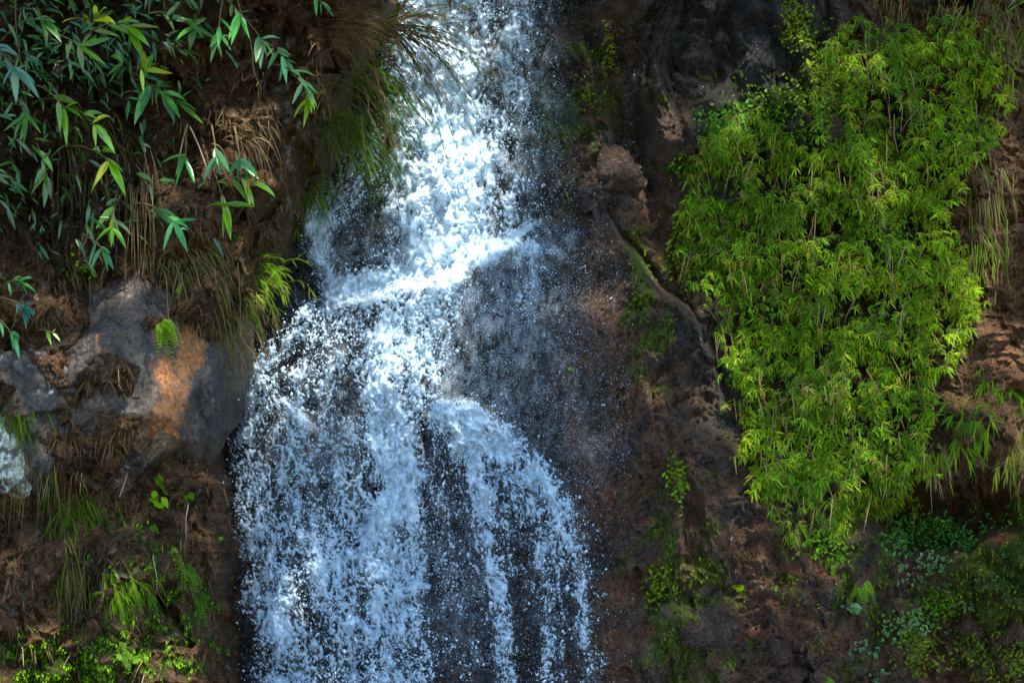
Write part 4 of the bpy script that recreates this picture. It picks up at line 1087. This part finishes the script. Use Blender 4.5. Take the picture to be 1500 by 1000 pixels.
# back layers: one dense mass
x, y, pos = sprig_pose(12500, CURT, -.06, .04)
ti = shade_idx(x, y); parts = []
for i in range(len(x)):
    V, F, C = SPR[i % 16]
    R = np.array(Euler((rng.normal(0, .3), rng.normal(0, .45), rng.normal(0, .5))).to_matrix())
    parts.append(((V * rng.uniform(.28, .62)) @ R.T + pos[i], F, C * shades[ti[i]] * rng.uniform(.6, 1.1)))
xs, ys = scat_poly(300, CURT); n = len(xs); a = rng.normal(math.pi, .3, n); L = rng.uniform(.10, .30, n)
parts.append(leaves(P(xs, ys, cliff_depth(xs, ys, False) + rng.uniform(.05, .3, n)), np.stack([np.sin(a), -rng.uniform(.1, .5, n), np.cos(a)], -1), np.array([.2, -1, .2]), L, .004, .3,
                    jit(TAN * .9, n, .35), 'blade', .2))
V, F, C = merge(parts)
tag(put("hanging_grass", mesh("hanging_grass", V, F, C), M_LEAF), "dense hanging curtain of bamboo-like grass and dead stalks covering the right wall", "hanging grass", kind="stuff")
# front sprigs: each one an object
sprig_me = {}
for v in range(16):
    for s in range(5):
        V, F, C = SPR[v]; sprig_me[v, s] = mesh("grass_sprig", V, F, C * shades[s]); sprig_me[v, s].materials.append(M_LEAF)
x, y, pos = sprig_pose(700, CURT, .03, .10)
x, y, pos = x[:292], y[:292], pos[:292]
ti = shade_idx(x, y); first = None
for i in range(len(x)):
    if first is None:
        o = put("grass_sprig", sprig_me[i % 16, int(ti[i])]); first = o
        tag(o, "bright green sprig of narrow bamboo-like leaves hanging on the front of the grass curtain", "grass sprig", "grass sprigs on the front of the hanging curtain")
    else:
        o = first.copy(); o.data = sprig_me[i % 16, int(ti[i])]; col.objects.link(o)
    o.location = pos[i]; o.rotation_euler = (rng.normal(0, .3), rng.normal(0, .4), rng.normal(0, .5)); s = rng.uniform(.42, .72); o.scale = (s, s, s)

# moss fuzz
xm = np.concatenate([rng.uniform(790, 1500, 60000)]); ym = rng.uniform(0, 1000, 60000)
k = rng.random(60000) < sst(.25, .9, moss_field(xm, ym)) * .8; xm, ym = xm[k], ym[k]
xl = rng.uniform(-20, 340, 16000); yl = rng.uniform(700, 1010, 16000)
w_ = sst(.1, .6, fbm(xl / 24, yl / 30, 4, 604) + 1.3 * blob(xl, yl, 60, 985, 150, 55) + .8 * blob(xl, yl, 240, 880, 110, 120) - .45)
k = rng.random(16000) < w_ * .9; xl, yl = xl[k], yl[k]
for nm, xx, yy, dep, c, lab in (("moss", xm, ym, cliff_depth(xm, ym), OLIVE * .75, "moss clothing the wet cliff right of the falls"), ("moss_carpet", xl, yl, outcrop_depth(xl, yl), G_MID * .8, "green moss carpet on the lower left bank")):
    n = len(xx); a = rng.normal(math.pi, .9, n); L = rng.uniform(.012, .034, n)
    V, F, C = leaves(P(xx, yy, dep), np.stack([np.sin(a), -rng.uniform(.3, 1.2, n), np.cos(a)], -1), np.stack([rng.normal(0, .5, n), -np.ones(n), rng.normal(.5, .4, n)], -1), L, L * .2, .4,
                     jit(c, n, .35) * (1 + .5 * sst(0, .6, fbm(xx / 18, yy / 18, 2, 977)))[:, None], 'lance', .1)
    tag(put(nm, mesh(nm, V, F, C), M_MOSS), lab, "moss", kind="stuff")

# rootlets and litter on the left bank
n = 5200; xx = rng.uniform(-30, 520, n); yy = rng.uniform(60, 1000, n); k = xx < edge_x(yy) - 8; xx, yy = xx[k], yy[k]; n = len(xx)
a = rng.normal(math.pi, .55, n); L = rng.uniform(.03, .16, n)
k = fbm(xx / 50, yy / 60, 3, 981) > -.05; 
V, F, C = leaves(P(xx, yy, outcrop_depth(xx, yy))[k], np.stack([np.sin(a), -rng.uniform(.1, .8, n), np.cos(a)], -1)[k], np.array([.2, -1, .2]), L[k], .0022, .5, jit(TAN * .55, n, .5)[k], 'blade', .2)
tag(put("rootlets", mesh("rootlets", V, F, C), M_DRY), "fine dead rootlets and grass litter hanging all over the brown bank", "rootlets", kind="stuff")

# ------------------------------------------------------------------ unseen leafy sun blocker added above: shades the wall, gaps let sun through
n = 15000
rng = np.random.default_rng(4242)
wx_ = rng.uniform(-700, 2200, n); wy_ = rng.uniform(-560, 1250, n)
mx_ = wx_ + 30 * fbm(wx_ / 80, wy_ / 80, 2, 991); my_ = wy_ + 30 * fbm(wx_ / 80, wy_ / 80, 2, 992)
sun = np.array(SUN)
def on_sheet(px, py, d):
    """where the sun ray through a point of the wall meets the plane the crown is laid out from"""
    q = P(px, py, d); s = (q[1] + .6) / sun[1]
    q = q - s * sun; k = (CAMD - .6) / CAMD
    return q[0] / (S * k) + 750, 500 - q[2] / (S * k)
open_ = 0 * wx_
for (px, py, d, rx, ry, a) in ((655, 20, .0, 100, 130, 1.), (655, 190, .0, 95, 120, 1.), (640, 330, .1, 110, 80, .85), (665, 378, .3, 75, 40, .85), (575, 500, .3, 100, 120, 1.), (580, 630, .4, 90, 100, .95), (720, 650, .4, 90, 40, .45),
                               (415, 85, 2.1, 115, 120, 1.), (560, 130, 1.5, 80, 100, .4), (180, 70, 2.6, 110, 90, .6), (150, 190, 2.3, 80, 60, .45), (235, 540, 2.2, 85, 120, .38), (310, 270, 2.2, 100, 80, .42), (40, 440, 2.2, 70, 70, .5), (390, 410, 1.6, 50, 50, .35), (170, 860, 1.8, 70, 60, .25),
                               (1280, 380, .9, 210, 360, .42), (1440, 400, .6, 80, 320, .42), (1420, 420, .9, 60, 90, .3), (905, 280, .2, 60, 150, .25), (1000, 560, .3, 100, 300, .45), (1130, 870, .4, 120, 110, .55), (1060, 80, .3, 150, 110, .7), (1350, 900, .5, 160, 90, .3), (1440, 450, .6, 90, 300, .6), (80, 700, 2, 150, 250, .25)):
    cx, cy = on_sheet(px, py, d)
    open_ = np.maximum(open_, a * blob(mx_, my_, cx, cy, rx + 34, ry + 34, 3.5))
keep = rng.random(n) < np.clip(.56 - .76 * open_ + .25 * fbm(wx_ / 45, wy_ / 45, 2, 993), 0.0, 1)
wx_, wy_ = wx_[keep], wy_[keep]; n = len(wx_)
t = rng.uniform(8.5, 10.5, n)
pos = P(wx_, wy_, .6) * 1.0 + t[:, None] * sun
a = rng.uniform(0, 2 * math.pi, n)
V, F, C = leaves(pos, np.stack([np.cos(a), np.sin(a), rng.uniform(-.7, .2, n)], -1), sun[None] * 1.2 + rng.normal(0, .5, (n, 3)), rng.uniform(.3, .5, n), .11, .2, jit(G_MID, n, .3), 'lance', .1)
sun_blocker = empty("sun_blocker", (-11.0, -3.0, 2.0), "unseen leafy sun blocker added above the gorge, with gaps for the sun", "sun_blocker")
def rel(o):
    o.parent = sun_blocker; o.location = (11.0, 3.0, -2.0); return o
rel(put("blocker_crown", mesh("blocker_crown", V, F, C), M_LEAF))
cz = pos.mean(0)
tp = [tube(bez((-11, -3, 2), (-10.5, -4, 7), (-6.5, -5, cz[2] + .6), 12), .35, .2, BROWN, 9)]
for k in range(9):
    e = pos[rng.integers(0, n)]
    tp.append(tube(bez((-7.5, -4.7, cz[2] - .4), (-4, -5, cz[2] + 1.0), e, 10), .10, .02, BROWN, 6))
V, F, C = merge(tp)
rel(put("blocker_trunk", mesh("blocker_trunk", V, F, C), M_STEM))
